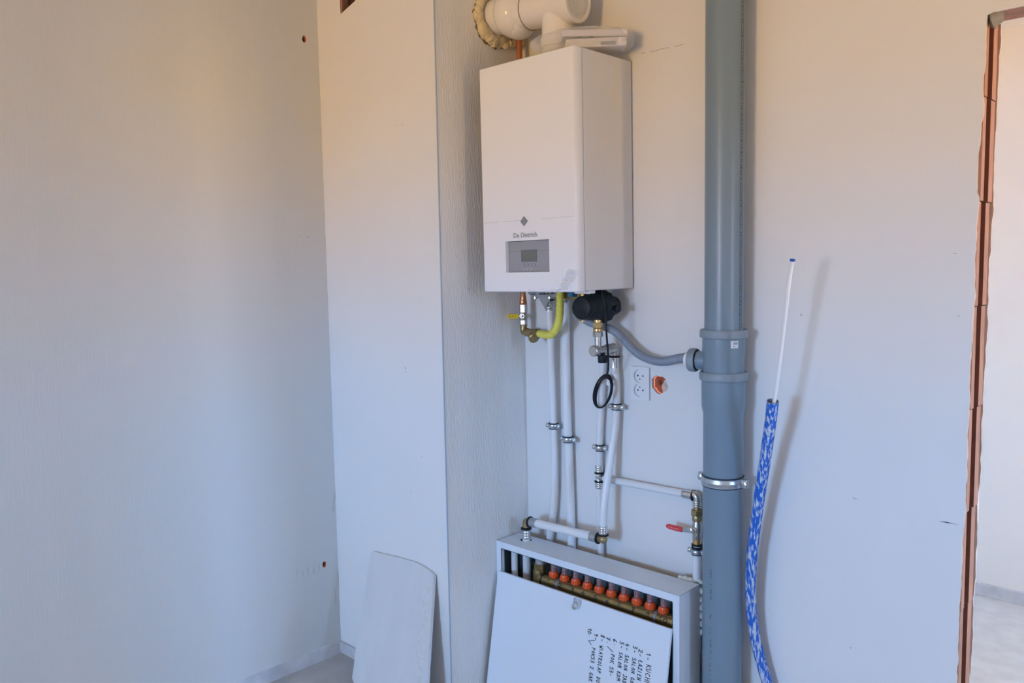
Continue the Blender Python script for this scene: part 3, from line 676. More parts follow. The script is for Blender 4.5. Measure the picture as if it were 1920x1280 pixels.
# ------------------------------------------------------------------ white pipes
def ring_sleeve(mb, p, axis, L, r):     # pressed metal sleeve with three beads
    prof = [(0, r)]
    for k in range(3): prof += [(L*(.12+.28*k), r), (L*(.20+.28*k), r*1.06), (L*(.28+.28*k), r)]
    prof += [(L, r)]; mb.lathe(p, axis, prof, 22); return mb
zlow = 0.30
def wpipe(name, label, pts, r, n=8):
    t = thing('white_pipe', label, 'pipe', pts[-1], 'white water pipes below the boiler')
    MB().tube(smooth_path(pts, n), r, 18).build('pipe', 'pipe_white', t); return t
A_ = [wy(1030.5, 560, .04), wy(1031.5, 600, .04), wy(1033, 650, .038), wy(1034.5, 700, .034), wy(1038.5, 795, .027), wy(1040, 850, .024), wy(1040, 920, .022), wy(1037, 965, .022), wy(1032, 1002, .022), wy(1026, 1060, .022), wy(1024, 1120, .022)]
tA = wpipe('a', 'leftmost white pipe dropping from the boiler to behind the manifold cabinet', A_, .0135)
m = MB(); ring_sleeve(m, (A_[0].x, A_[0].y, A_[1].z+.032), (0, 0, 1), .034, .0150); m.build('press_sleeve', 'chrome', tA)
MB().lathe((A_[0].x, A_[0].y, A_[1].z+.066), (0, 0, 1), [(0, .016), (.001, .0175), (.005, .0175), (.006, .016)], 20).build('seal_ring', 'black_rubber', tA)
MB().lathe((A_[0].x, A_[0].y, A_[1].z+.072), (0, 0, 1), [(0, .012), (.008, .012), (.009, .018), (.022, .018), (.023, .014)], 6).build('union_nut', 'chrome', tA, smooth=False)
B_ = [wy(1059.5, 562, .032), wy(1060, 610, .03), wy(1061.5, 690, .026), wy(1063.5, 790, .027), wy(1066.5, 850, .022), wy(1069, 920, .021), wy(1070.5, 970, .021), wy(1071.5, 1010, .021), wy(1072, 1070, .021), wy(1072, 1120, .021)]
tB = wpipe('b', 'second white pipe from the left, behind the yellow hose', B_, .0150)
m = MB(); ring_sleeve(m, (B_[0].x, B_[0].y, B_[0].z-.010), (0, 0, 1), .034, .0165); m.build('press_sleeve', 'chrome', tB)
MB().lathe((B_[0].x, B_[0].y, B_[0].z+.024), (0, 0, 1), [(0, .0165), (.001, .0185), (.005, .0185), (.006, .0165)], 20).build('seal_ring', 'black_rubber', tB)
C_ = [wy(1134, 652, .018), wy(1130.5, 690, .018), wy(1129, 740, .018), wy(1125.5, 800, .019), wy(1124.5, 850, .02), wy(1123.5, 890, .02), wy(1124, 940, .019), wy(1126, 1000, .018), wy(1127, 1040, .018), wy(1127, 1120, .018)]
tC = wpipe('c', 'white pipe with a steel press tee, behind the curved pipe', C_, .0112)
m = MB(); z1 = wy(1123.5, 872, .02).z; z2 = wy(1123.5, 886, .02).z; z3 = wy(1123.5, 902, .02).z; z4 = wy(1123.5, 914.5, .02).z; cx_, cy_ = C_[5].x, C_[5].y
ring_sleeve(m, (cx_, cy_, z2), (0, 0, 1), z1-z2, .0135); m.build('press_sleeve', 'chrome', tC)
m = MB(); ring_sleeve(m, (cx_, cy_, z4), (0, 0, 1), z3-z4, .0135); m.build('press_sleeve', 'chrome', tC)
m = MB(); m.lathe((cx_, cy_, z3), (0, 0, 1), [(0, .0125), (.006, .0105), ((z2-z3)*.5, .0120), (z2-z3-.006, .0105), (z2-z3, .0125)], 20); m.cyl((cx_, cy_, (z2+z3)/2), (cx_+.028, cy_-.004, (z2+z3)/2), .0105, n=18); m.build('tee', 'nickel', tC)
for z in (z2, z3): MB().lathe((cx_, cy_, z-.003), (0, 0, 1), [(0, .0145), (.001, .0160), (.005, .0160), (.006, .0145)], 20).build('seal_ring', 'black_rubber', tC)
# D: leaves the nickel elbow, swings away from the wall, ends in the brass elbow
ctop = 0.528
D_ = [Vector((vx, -.027, bzv-.045)), wy(1156, 720, .027), wy(1156, 762, .025), wy(1154, 800, .027), wy(1147, 845, .044), wy(1141, 885, .060), wy(1135, 925, .076), wy(1131.5, 960, .086), wy(1130.5, 990, .0905)]
tD = wpipe('d', 'white pipe bending out from the wall down to a brass elbow', D_, .0124)
ex, ey = D_[-1].x, D_[-1].y
zt = D_[-1].z+.006; zb = wy(1130, 1000, .0905).z
m = MB(); ring_sleeve(m, (ex, ey, zb), (0, 0, 1), wy(1130, 985, .0905).z-zb, .0150); m.build('press_sleeve', 'chrome', tD)
MB().lathe((ex, ey, zb-.006), (0, 0, 1), [(0, .0165), (.001, .0185), (.005, .0185), (.006, .0165)], 22).build('seal_ring', 'black_rubber', tD)
# E: low crosswise pipe with two brass elbows and the drop into the cabinet
hx, hy = -1.907, -.098
e1 = wy(988, 981, .098); ezl = wy(1000, 980, .098).z; ezr = zb-.018
tE = thing('white_pipe', 'short white crosswise pipe with brass elbows just above the manifold cabinet', 'pipe', (hx, hy, ctop), 'white water pipes below the boiler')
pl = Vector((hx, hy, ezl)); pr = Vector((ex, ey, ezr)); du = (pr-pl).normalized()
MB().cyl(pl+du*.025, pr-du*.025, .0140, n=22).build('pipe', 'pipe_white', tE)
m = MB(); m.tube(smooth_path([pl+Vector((0, 0, -.022)), pl+Vector((0, 0, -.006)), pl+du*.005+Vector((0, 0, -.001)), pl+du*.022], 6), .0125, 18); m.build('elbow', 'brass', tE)
m = MB(); m.tube(smooth_path([pr+Vector((0, 0, .016)), pr+Vector((0, 0, .004)), pr-du*.004, pr-du*.020], 6), .0130, 18); m.blob(pr, .0145, (1, 1, 1), 0, 1, 3); m.build('elbow', 'brass', tE)
for q, ddir in ((pl+du*.018, du), (pr-du*.018, -du)):
    MB().lathe(q-ddir*.003, ddir, [(0, .0165), (.001, .0190), (.006, .0190), (.007, .0165)], 24).build('seal_ring', 'black_rubber', tE)
    m = MB(); m.lathe(q+ddir*.003, ddir, [(0, .0160), (.005, .0163), (.010, .0155), (.015, .0163), (.020, .0155), (.028, .0160)], 22); m.build('press_sleeve', 'steel_dull', tE)
MB().lathe((hx, hy, pl.z-.030), (0, 0, 1), [(0, .0165), (.001, .0190), (.006, .0190), (.007, .0165)], 24).build('seal_ring', 'black_rubber', tE)
m = MB(); ring_sleeve(m, (hx, hy, ctop+.006), (0, 0, 1), pl.z-.030-ctop-.006, .0150); m.build('press_sleeve', 'chrome', tE)
MB().cyl((hx, hy, .20), (hx, hy, ctop+.008), .0142, n=20).build('drop_pipe', 'pipe_white', tE)
# G: branch to the right with elbow; valve with red lever; drop pipe
g_l = Vector((cx_+.024, cy_-.004, (z2+z3)/2)); g_r = wy(1283, 925.5, .024)
tG = thing('white_pipe', 'thin white pipe running sideways along the wall towards the grey stack', 'pipe', g_r, 'white water pipes below the boiler')
gu = (g_r-g_l).normalized(); MB().cyl(g_l, g_r, .0115, n=20).build('pipe', 'pipe_white', tG)
m = MB(); ring_sleeve(m, g_r-gu*.004, gu, .034, .0130); m.build('press_sleeve', 'chrome', tG)
MB().lathe(g_r+gu*.030, gu, [(0, .0150), (.001, .0170), (.005, .0170), (.006, .0150)], 20).build('seal_ring', 'black_rubber', tG)
rx = wy(1307, 935, .028).x; rd = .028
def rz_(py): return wy(1307, py, rd).z
m = MB(); m.tube(smooth_path([g_r+gu*.034, Vector((rx-.012, -.027, rz_(928))), Vector((rx-.003, -rd, rz_(930))), Vector((rx, -rd, rz_(936))), Vector((rx, -rd, rz_(942)))], 6), .0115, 18); m.build('elbow', 'nickel', tG)
rv = thing('ball_valve', 'small ball valve with a red lever beside the grey stack', 'valve', (rx, -rd, rz_(1030)))
m = MB(); ring_sleeve(m, (rx, -rd, rz_(950)), (0, 0, 1), rz_(938)-rz_(950), .0130); m.build('press_sleeve', 'nickel', rv)
MB().cyl((rx, -rd, rz_(956)), (rx, -rd, rz_(949)), .0110).build('stub', 'brass', rv)
MB().nut((rx, -rd, rz_(966)), (rx, -rd, rz_(955)), .0185, .4).build('union_nut', 'brass', rv, smooth=False)
MB().lathe((rx, -rd, rz_(978)), (0, 0, 1), [(0, .010), (.003, .014), (.012, .0155), (rz_(966)-rz_(978), .014)], 12).build('union_body', 'brass', rv, ang=25)
m = MB(); m.lathe((rx, -rd, rz_(1010)), (0, 0, 1), [(0, .0130), (.012, .0130), (.016, .0150), (.030, .0160), (.042, .0145), (rz_(977)-rz_(1010), .0120)], 22); m.lathe((rx, -rd, rz_(992)), mY, [(0, .010), (.020, .010), (.022, .007), (.028, .006)], 14); m.build('valve_body', 'nickel', rv)
MB().nut((rx, -rd, rz_(1011)), (rx, -rd, rz_(1003)), .0140, .3).build('lower_nut', 'nickel', rv, smooth=False)
MB().cyl((rx, -rd, rz_(1019)), (rx, -rd, rz_(1010)), .0130).build('brass_tail', 'brass_bright', rv)
for py in (1021, 1026): MB().lathe((rx, -rd, rz_(py+1.5)), (0, 0, 1), [(0, .0145), (.001, .0165), (.005, .0165), (.006, .0145)], 20).build('seal_ring', 'black_rubber', rv)
sa_ = Vector((rx, -rd-.026, rz_(992))); ra = wy(1280, 993, rd+.026); rb = wy(1249, 985, rd+.030)
MB().obox((sa_+ra)/2, (ra-sa_)*.52, (0, .0012, 0), (0, 0, .006)).build('lever_arm', 'steel_dull', rv, smooth=False)
p = wy(1295, 993, rd+.028); MB().lathe(p, mY, [(-.003, .007), (.004, .007), (.005, .004)], 6).build('lever_nut', 'chrome', rv, smooth=False)
ld = rb-ra; ln = Vector((0, 0, 1)); loop = [ra+ld*t+ln*h for t, h in [(0, .0075), (.3, .0080), (.85, .0070), (.97, .0045), (1, 0)]]+[ra+ld*t-ln*h for t, h in [(.97, .0045), (.85, .0075), (.3, .0085), (0, .0075)]]
rl = MB().prism([q+Vector((0, -.0035, 0)) for q in loop], (0, .007, 0)).build('lever', 'red_lever', rv, bevel=.002)
m = MB()
for i in range(8):
    t = .2+.085*i; m.obox(ra+ld*t+Vector((0, -.0039, random.uniform(-.001, .001))), ld.normalized()*.0008, (0, .0004, 0), (0, 0, .0022))
m.build('lever_print', 'red_print', rl, smooth=False)
tH = thing('white_pipe', 'white pipe below the red-levered valve dropping behind the manifold cabinet', 'pipe', (rx, -rd, .35), 'white water pipes below the boiler')
MB().cyl((rx, -rd, .30), (rx, -rd, rz_(1019)), .0125, n=20).build('pipe', 'pipe_white', tH)

# pipe clamps
def make_clamp(P, r, label, big=False):
    t = thing('pipe_clamp', label, 'pipe clamp', P, 'small steel pipe clamps')
    x, y, z = P
    MB().lathe((x, y, z-.011), (0, 0, 1), [(0, r+.0002), (.0005, r+.0035), (.0215, r+.0035), (.022, r+.0002)], 26, cap0=False, cap1=False).build('rubber_lining', 'navy_rubber', t)
    MB().lathe((x, y, z-.007), (0, 0, 1), [(0, r+.0036), (.0003, r+.0050), (.0045, r+.0050), (.007, r+.0062), (.0095, r+.0050), (.0137, r+.0050), (.014, r+.0036)], 26, cap0=False, cap1=False).build('band', 'zinc', t)
    for s in (-1, 1):
        e = MB().box((x+s*(r+.003) if s > 0 else x-(r+.017), y-.005, z-.008), (x+(r+.017) if s > 0 else x-(r+.003), y+.004, z+.008)).build('ear', 'zinc', t, bevel=.0015)
        MB().lathe((x+s*(r+.011), y-.0045, z), mY, [(0, .0052), (.0035, .0050), (.0045, .003)], 12).build('screw', 'chrome', t)
    MB().cyl((x, y+r+.003, z), (x, max(0.0, y+r+.004), z), .004, n=10).build('stud', 'zinc', t)
    return t
make_clamp(wy(1038, 798, .027), .0137, 'steel pipe clamp on the leftmost white pipe')
make_clamp(wy(1065.5, 823, .0265), .0152, 'steel pipe clamp on the second white pipe from the left')
make_clamp(wy(1125, 839, .0198), .0114, 'steel pipe clamp just above the press tee')
make_clamp(wy(1156, 762, .025), .0126, 'steel pipe clamp below the coiled black cable, beside the socket')
make_clamp(Vector((rx, -rd, rz_(1033))), .0127, 'steel pipe clamp under the red-levered valve')

# ------------------------------------------------------------------ condensate hose
hp = smooth_path([wy(1079, 586, .09), wy(1092, 596, .085), wy(1110, 606, .075), wy(1135, 613, .06), wy(1158, 625, .05), wy(1178, 646, .046), wy(1198, 664, .048), wy(1222, 675, .054), wy(1248, 677, .062), wy(1270, 672.5, .072), wy(1288, 669.5, .080)], 20)
hq = resample(hp, .0016); nq = len(hq)
rr_ = [.0128+(.0013 if (i % 5) < 3 else -.0013)*(1.0 if i > nq*.72 else .3) for i in range(nq)]
tag(MB().tube(hq, .0128, 18, rr_).build('condensate_hose', 'hose_grey', ang=60), 'grey flexible condensate hose sagging from the boiler to the grey stack', 'hose')

# ------------------------------------------------------------------ grey soil stack
SX, SD = -1.1605, .072
stack = thing('soil_stack', 'thick grey plastic soil stack running floor to ceiling beside the boiler', 'pipe', (SX, -SD, 0))
sc = Vector((SX, -SD, 0)); Z = Vector((0, 0, 1))
def sz(py): return wy(1357, py, SD+.05).z
z_c1t, z_c1b, z_c2t, z_c2b, z_sl = sz(620), sz(636), sz(701), sz(717), sz(768)
MB().lathe(sc+Z*(z_c1b), Z, [(0, .0535), (ZC-z_c1b, .0535)], 56).build('upper_pipe', 'pvc_grey', stack)
MB().lathe(sc+Z*z_c2b, Z, [(0, .0570), (sz(664)-z_c2b-.012, .0570), (sz(664)-z_c2b, .0590), (z_c1b-z_c2b, .0592)], 56).build('tee_body', 'pvc_grey', stack)
MB().lathe(sc+Z*z_c1b, Z, [(-.001, .0592), (.001, .0655), (.004, .0665), (z_c1t-z_c1b-.004, .0665), (z_c1t-z_c1b, .0640), (z_c1t-z_c1b-.001, .0540)], 56).build('upper_collar', 'pvc_collar', stack)
MB().lathe(sc+Z*z_c2b, Z, [(-.001, .0610), (.001, .0660), (.004, .0672), (z_c2t-z_c2b-.004, .0672), (z_c2t-z_c2b, .0645), (z_c2t-z_c2b-.001, .0572)], 56).build('lower_collar', 'pvc_collar', stack)
MB().lathe(sc, Z, [(0, .0560), (z_sl-.02, .0560), (z_sl, .0605), (z_c2b, .0610)], 56).build('lower_pipe', 'pvc_grey', stack)
# side branch
bd = (wy(1284, 671, .085)-Vector((SX, -SD, wy(1357, 676, SD).z))); bz0 = wy(1300, 674, .08).z
bdir = Vector((-1, -.16, .0)).normalized(); b0 = Vector((SX, -SD, bz0))
L0 = (wy(1309, 674, .08)-b0).length
br = MB().lathe(b0, bdir, [(.03, .0270), (L0+.004, .0270)], 36).build('branch', 'pvc_grey', stack)
MB().lathe(b0+bdir*(L0), bdir, [(0, .0275), (.002, .0325), (.005, .0340), (.020, .0340), (.023, .0325), (.023, .0260), (.015, .0255)], 36).build('branch_collar', 'pvc_collar', br)
MB().torus(b0+bdir*(L0+.001), bdir, .0290, .0022, 36, 8).build('branch_gasket', 'black_rubber', br)
MB().lathe(b0+bdir*(L0+.018), bdir, [(0, .0255), (.006, .0255), (.007, .0225), (.012, .0225), (.013, .0200), (.018, .0195), (.0185, .0130)], 36).build('rubber_reducer', 'tie_white', stack)
# printed stripe up the right-hand side, sticker, small lettering
def on_stack(th, z, R): return Vector((SX+R*math.cos(th), -SD+R*math.sin(th), z))
tocam = math.atan2(CAM.y+SD, CAM.x-SX)
th0 = tocam+math.radians(56)
def curved(th_a, th_b, za, zb, R, seg=4):
    m = MB(); vs = []; 
    for k in range(seg+1):
        th = th_a+(th_b-th_a)*k/seg; vs += [on_stack(th, za, R), on_stack(th, zb, R)]
    m.add(vs, [(2*k, 2*k+2, 2*k+3, 2*k+1) for k in range(seg)]); return m
m = MB()
for th in (th0-.085, th0+.085):
    c = curved(th-.013, th+.013, z_c1t, ZC, .05385, 2); m.add(c.v, c.f)
z = z_c1t+.006; k = 0
while z < ZC-.01:
    w = random.choice((.03, .045, .055)); c = curved(th0-.06, th0-.06+w*2, z, z+random.choice((.0012, .002, .0035)), .05385, 2); m.add(c.v, c.f); z += random.choice((.007, .009, .013))
m.build('printed_stripe', 'print_dark', stack, smooth=False)
sa_ = wy(1369.5, 638, .12); thA, thB = tocam+.32, tocam+.70
c = curved(thA, thB, sz(653), sz(639.5), .0600, 6); stk = c.build('sticker', 'sticker', stack)
m = MB()
for i in range(9):
    th = thA+.10+.028*i; c = curved(th, th+random.uniform(.008, .018), sz(646.5), sz(641.5), .06025, 1); m.add(c.v, c.f)
for i in range(6):
    th = thA+.10+.042*i; c = curved(th, th+.03, sz(650+random.uniform(-.8, .8)), sz(649+random.uniform(-.5, .5)), .06025, 1); m.add(c.v, c.f)
m.build('barcode', 'print_dark', stk, smooth=False)
m = MB(); thp = tocam-.62; z = sz(1075)
random.seed(3)
for py0, py1, dense in ((1072, 1090, 1), (1100, 1108, .4), (1110, 1120, 1), (1122, 1130, 1), (1140, 1150, .25), (1158, 1166, .8), (1178, 1285, .35)):
    py = py0
    while py < py1:
        if random.random() < dense:
            for k in range(2):
                th = thp+random.uniform(-.06, .05); c = curved(th, th+random.uniform(.02, .06), sz(py+1.2), sz(py), .0562, 1); m.add(c.v, c.f)
        py += 2.0
m.build('printed_text', 'print_dark', stack, smooth=False)['kind'] = 'stuff'
# steel clamp round the stack
zr = wy(1355, 910, SD+.056).z
sclamp = thing('stack_clamp', 'wide steel clamp round the lower part of the grey soil stack', 'pipe clamp', (SX, -SD, zr))
MB().lathe((SX, -SD, zr-.016), Z, [(0, .0562), (.0005, .0585), (.0315, .0585), (.032, .0562)], 56, cap0=False, cap1=False).build('rubber_lining', 'navy_rubber', sclamp)
MB().lathe((SX, -SD, zr-.0125), Z, [(0, .0586), (.0005, .0605), (.007, .0605), (.010, .0622), (.015, .0622), (.018, .0605), (.0245, .0605), (.025, .0586)], 56, cap0=False, cap1=False).build('band', 'zinc', sclamp)
for s in (-1, 1):
    xa, xb = (SX+.058, SX+.078) if s > 0 else (SX-.078, SX-.058)
    MB().box((xa, -SD-.007, zr-.012), (xb, -SD+.007, zr+.012)).build('ear', 'zinc', sclamp, bevel=.002)
    MB().lathe((SX+s*.070, -SD-.006, zr), mY, [(0, .008), (.005, .008), (.006, .004)], 6).build('screw', 'chrome', sclamp, smooth=False)
MB().cyl((SX, -SD+.060, zr), (SX, 0, zr), .005, n=12).build('stud', 'zinc', sclamp)

# ------------------------------------------------------------------ black cable coil
cab = thing('power_cable', 'black power cable hanging from the boiler, coiled and tied with white', 'cable', wy(1131, 765, .05))
cp = smooth_path([Vector((wy(1125, 547, .15).x, -.15, BZ+.004)), wy(1130, 556, .155), wy(1134, 575, .155), wy(1135.5, 595, .15), wy(1137.5, 630, .145), wy(1140, 660, .13), wy(1140.5, 690, .10), wy(1139, 700, .08)], 8)
MB().tube(cp, .0030, 12).build('cable', 'black_rubber', cab)
m = MB()
for k, (lx, rx_, oy, ss) in enumerate(((-17.5, 14.5, 0, 1.0), (-12.5, 15.5, 1.5, .95), (-15.5, 13.0, 3, .90))):
    P = []
    for i in range(25):
        a = 2*PI*i/24; sa = math.sin(a); ux = (rx_ if sa > 0 else -lx)*sa; uz = -math.cos(a)*31*ss
        P.append(wy(1131.5+ux-uz*.22, 733+oy+uz, .046+.005*k+.016*sa))
    m.tube(smooth_path(P, 3), .0029, 10)
m.build('coil', 'black_rubber', cab)
tp_ = wy(1146, 709, .055); tq = wy(1144, 719, .055)
m = MB(); m.lathe(tq, tp_-tq, [(-.005, .0125), (-.004, .0135), (.013, .0135), (.014, .0125)], 18); m.build('cable_tie', 'tie_white', cab)

# ------------------------------------------------------------------ wall socket
s1 = wy(1184.6, 684, 0); s2 = wy(1220, 750, 0)
sk = thing('wall_socket', 'white double wall socket right of the white pipes', 'socket', ((s1.x+s2.x)/2, 0, s2.z))
x0, x1, z0, z1 = s1.x, s2.x, 1.053, 1.158
cxs = (x0+x1)/2-.002; wA = .026
po = rrect((x0+x1)/2, (z0+z1)/2, (x1-x0)/2, (z1-z0)/2, .003, 3); zc_ = (z0+z1)/2
wells = [rrect(cxs, zc_+s*.0228, .0205, .0212, .0204, 8) for s in (1, -1)]
mb = holed(po, wells, lambda u, v: (u, -.009, v), '', '')
n = len(po); mb.add([(u, -.009, v) for u, v in po]+[(u, 0, v) for u, v in po], [(i, (i+1) % n, (i+1) % n+n, i+n) for i in range(n)])
for wl in wells:
    n = len(wl); mb.add([(u, -.009, v) for u, v in wl]+[(u*.985+cxs*.015, -.0008, v) for u, v in wl], [(i, (i+1) % n, (i+1) % n+n, i+n) for i in range(n)]+[tuple(range(n, 2*n))])
mb.build('plate', 'socket_white', sk, ang=30)
for s in (1, -1):
    zc2 = zc_+s*.0228
    for dx in (-.0095, .0095): MB().lathe((cxs+dx, -.0012, zc2), mY, [(0, .0028), (.0004, .0028)], 12).build('pin_hole', 'dark_plate', sk)
    MB().lathe((cxs, -.001, zc2-s*.010), mY, [(0, .0024), (.006, .0022), (.0075, .001)], 12).build('earth_pin', 'chrome', sk)

# ------------------------------------------------------------------ manifold cabinet, manifold, leaning door
KX0, KX1, KY0, KY1 = XS+.001, -1.2425, -.168, -.055
cabn = thing('manifold_cabinet', 'white sheet-metal manifold cabinet standing on the floor below the boiler', 'cabinet', ((KX0+KX1)/2, -.11, 0))
t = .0016; fr_ = .0245
MB().box((KX0, KY0, 0), (KX0+t, KY1, ctop)).build('side_panel', 'cabinet_white', cabn, smooth=False)
MB().box((KX1-t, KY0, 0), (KX1, KY1, ctop)).build('side_panel', 'cabinet_white', cabn, smooth=False)
hl = [(hx+.021*math.cos(2*PI*i/16)-.002, hy+.019*math.sin(2*PI*i/16)) for i in range(16)]
mb = holed([(KX0, KY0), (KX1, KY0), (KX1, KY1), (KX0, KY1)], [hl], lambda u, v: (u, v, ctop), '', '')
mb.add([(x, y, ctop) for x, y in hl]+[(x, y, ctop-.002) for x, y in hl], [(i, (i+1) % 16, (i+1) % 16+16, i+16) for i in range(16)])
mb.build('top_panel', 'cabinet_white', cabn, smooth=False)
MB().box((KX0, KY1-.0015, 0), (KX1, KY1, ctop-.001)).build('back_panel', 'galvanised_shaded', cabn, smooth=False)
m = MB(); yf = KY0-.0004
m.box((KX0, yf, ctop-fr_), (KX1, yf+.0016, ctop)).box((KX0, yf, 0), (KX0+fr_, yf+.0016, ctop-fr_)).box((KX1-fr_, yf, 0), (KX1, yf+.0016, ctop-fr_)).box((KX0, yf, 0), (KX1, yf+.0016, .05))
m.box((KX0+fr_-.0016, yf, .05), (KX0+fr_, yf+.014, ctop-fr_)).box((KX1-fr_, yf, .05), (KX1-fr_+.0016, yf+.014, ctop-fr_)).box((KX0+fr_, yf, ctop-fr_), (KX1-fr_, yf+.014, ctop-fr_+.0016))
m.build('frame', 'cabinet_white', cabn, smooth=False)
MB().box((KX0+.002, KY0+.016, .0), (KX0+.0045, KY1-.002, ctop-.003)).build('inner_lining', 'galvanised_shaded', cabn, smooth=False)  # plates added to carry the painted inner shade on both sides
MB().box((KX1-.0045, KY0+.016, .0), (KX1-.002, KY1-.002, ctop-.003)).build('inner_lining', 'galvanised_shaded', cabn, smooth=False)
# white drop pipe beside the entry pipe
p = wy(965, 1060, .118)
tag(MB().cyl((p.x, p.y, .15), (p.x, p.y, ctop-.02), .0118, n=20).build('white_pipe', 'pipe_white'), 'white pipe standing inside the manifold cabinet at its left end', 'pipe', 'white water pipes below the boiler')
# manifold
mz, myy, mr_ = .4155, -.116, .0200
mf = thing('heating_manifold', 'brass heating manifold with ten orange-collared flow meters inside the cabinet', 'manifold', (-1.55, myy, .39))
mxa, mxb = wy(1020, 1085, .12).x, KX1-.012
MB().lathe((mxa, myy, mz), (1, 0, 0), [(0, mr_), (mxb-mxa, mr_)], 32).box((mxa+.006, myy-.0075, mz+.012), (mxb-.004, myy+.0075, mz+.0205)).build('bar', 'brass_dark', mf)
el = wy(1008, 1080, .122)
m = MB(); m.nut((el.x-.004, myy, mz+.003), (mxa-.004, myy, mz+.001), .0235, .3); m.lathe((el.x+.003, myy, mz-.018), (0, 0, 1), [(0, .019), (.006, .022), (.045, .0215), (.05, .018)], 8); m.build('end_elbow', 'brass_dark', mf, ang=30)
MB().nut((el.x+.006, myy, mz+.030), (el.x+.008, myy, mz+.055), .0205, .2).build('elbow_nut', 'brass_dark', mf, smooth=False)
MB().lathe((el.x+.010, myy, mz+.055), (0, 0, 1), [(0, .019), (.03, .019)], 20).build('air_vent', 'steel_dull', mf)
MB().torus((el.x-.020, myy-.005, mz+.055), (0.3, 1, 0), .009, .003, 20, 8).build('vent_key', 'black_plastic', mf)
MB().torus((mxa-.003, myy, mz), (1, 0, 0), mr_-.001, .003, 28, 8).build('joint_ring', 'black_rubber', mf)
MB().lathe((mxb-.004, myy, mz), (1, 0, 0), [(0, .0195), (.002, .022), (.010, .022), (.011, .017)], 24).build('end_plug', 'brass', mf)
caps = [(553, 465), (635, 490), (722, 517), (808, 545), (896, 573), (988, 603), (1082, 630), (1178, 660), (1275, 690), (1378, 718)]
xa = wy(900+553/4, 960+465/4, .116).x; xb = wy(900+1378/4, 960+718/4, .116).x
capm = MB(); capm.lathe((0, 0, 0), (0, 0, 1), [(0, .0125), (.003, .0150), (.013, .0158), (.019, .0140), (.022, .0132), (.022, .0105), (.016, .0100)], 24)
for i in range(12):
    a = 2*PI*i/12; capm.obox((.0155*math.cos(a), .0155*math.sin(a), .010), (.0012*math.cos(a), .0012*math.sin(a), 0), (-.0016*math.sin(a), .0016*math.cos(a), 0), (0, 0, .006))
c0 = capm.build('flow_collar', 'orange_cap', mf, ang=30)
g_ = MB(); g_.lathe((0, 0, 0), (0, 0, 1), [(0, .0096), (.045, .0096), (.047, .006)], 18); gl0 = g_.build('flow_glass', 'flow_glass', mf)
f_ = MB(); f_.lathe((0, 0, 0), (0, 0, 1), [(0, .003), (.012, .003), (.012, .0058), (.016, .0058), (.016, .0025), (.03, .0025)], 12); fl0 = f_.build('flow_float', 'flow_red', mf)
for i in range(10):
    x = xa+(xb-xa)*i/9; zt_ = mz+.0195
    for src, z in ((c0, zt_), (gl0, zt_+.016), (fl0, zt_+.014)):
        o = src if i == 0 else src.copy()
        if i: C.objects.link(o); o.parent = mf
        # meshes were built relative to the manifold's origin; move by the remaining offset
        o.location = (x, myy, z)
for px in (1042.5, 1226.5):
    p = wy(px, 1093 if px < 1100 else 1151, .136)
    MB().lathe((p.x-.005, myy, mz), (1, 0, 0), [(0, mr_+.0005), (.0003, mr_+.0018), (.0097, mr_+.0018), (.010, mr_+.0005)], 28, cap0=False, cap1=False).build('fixing_band', 'band_steel', mf)
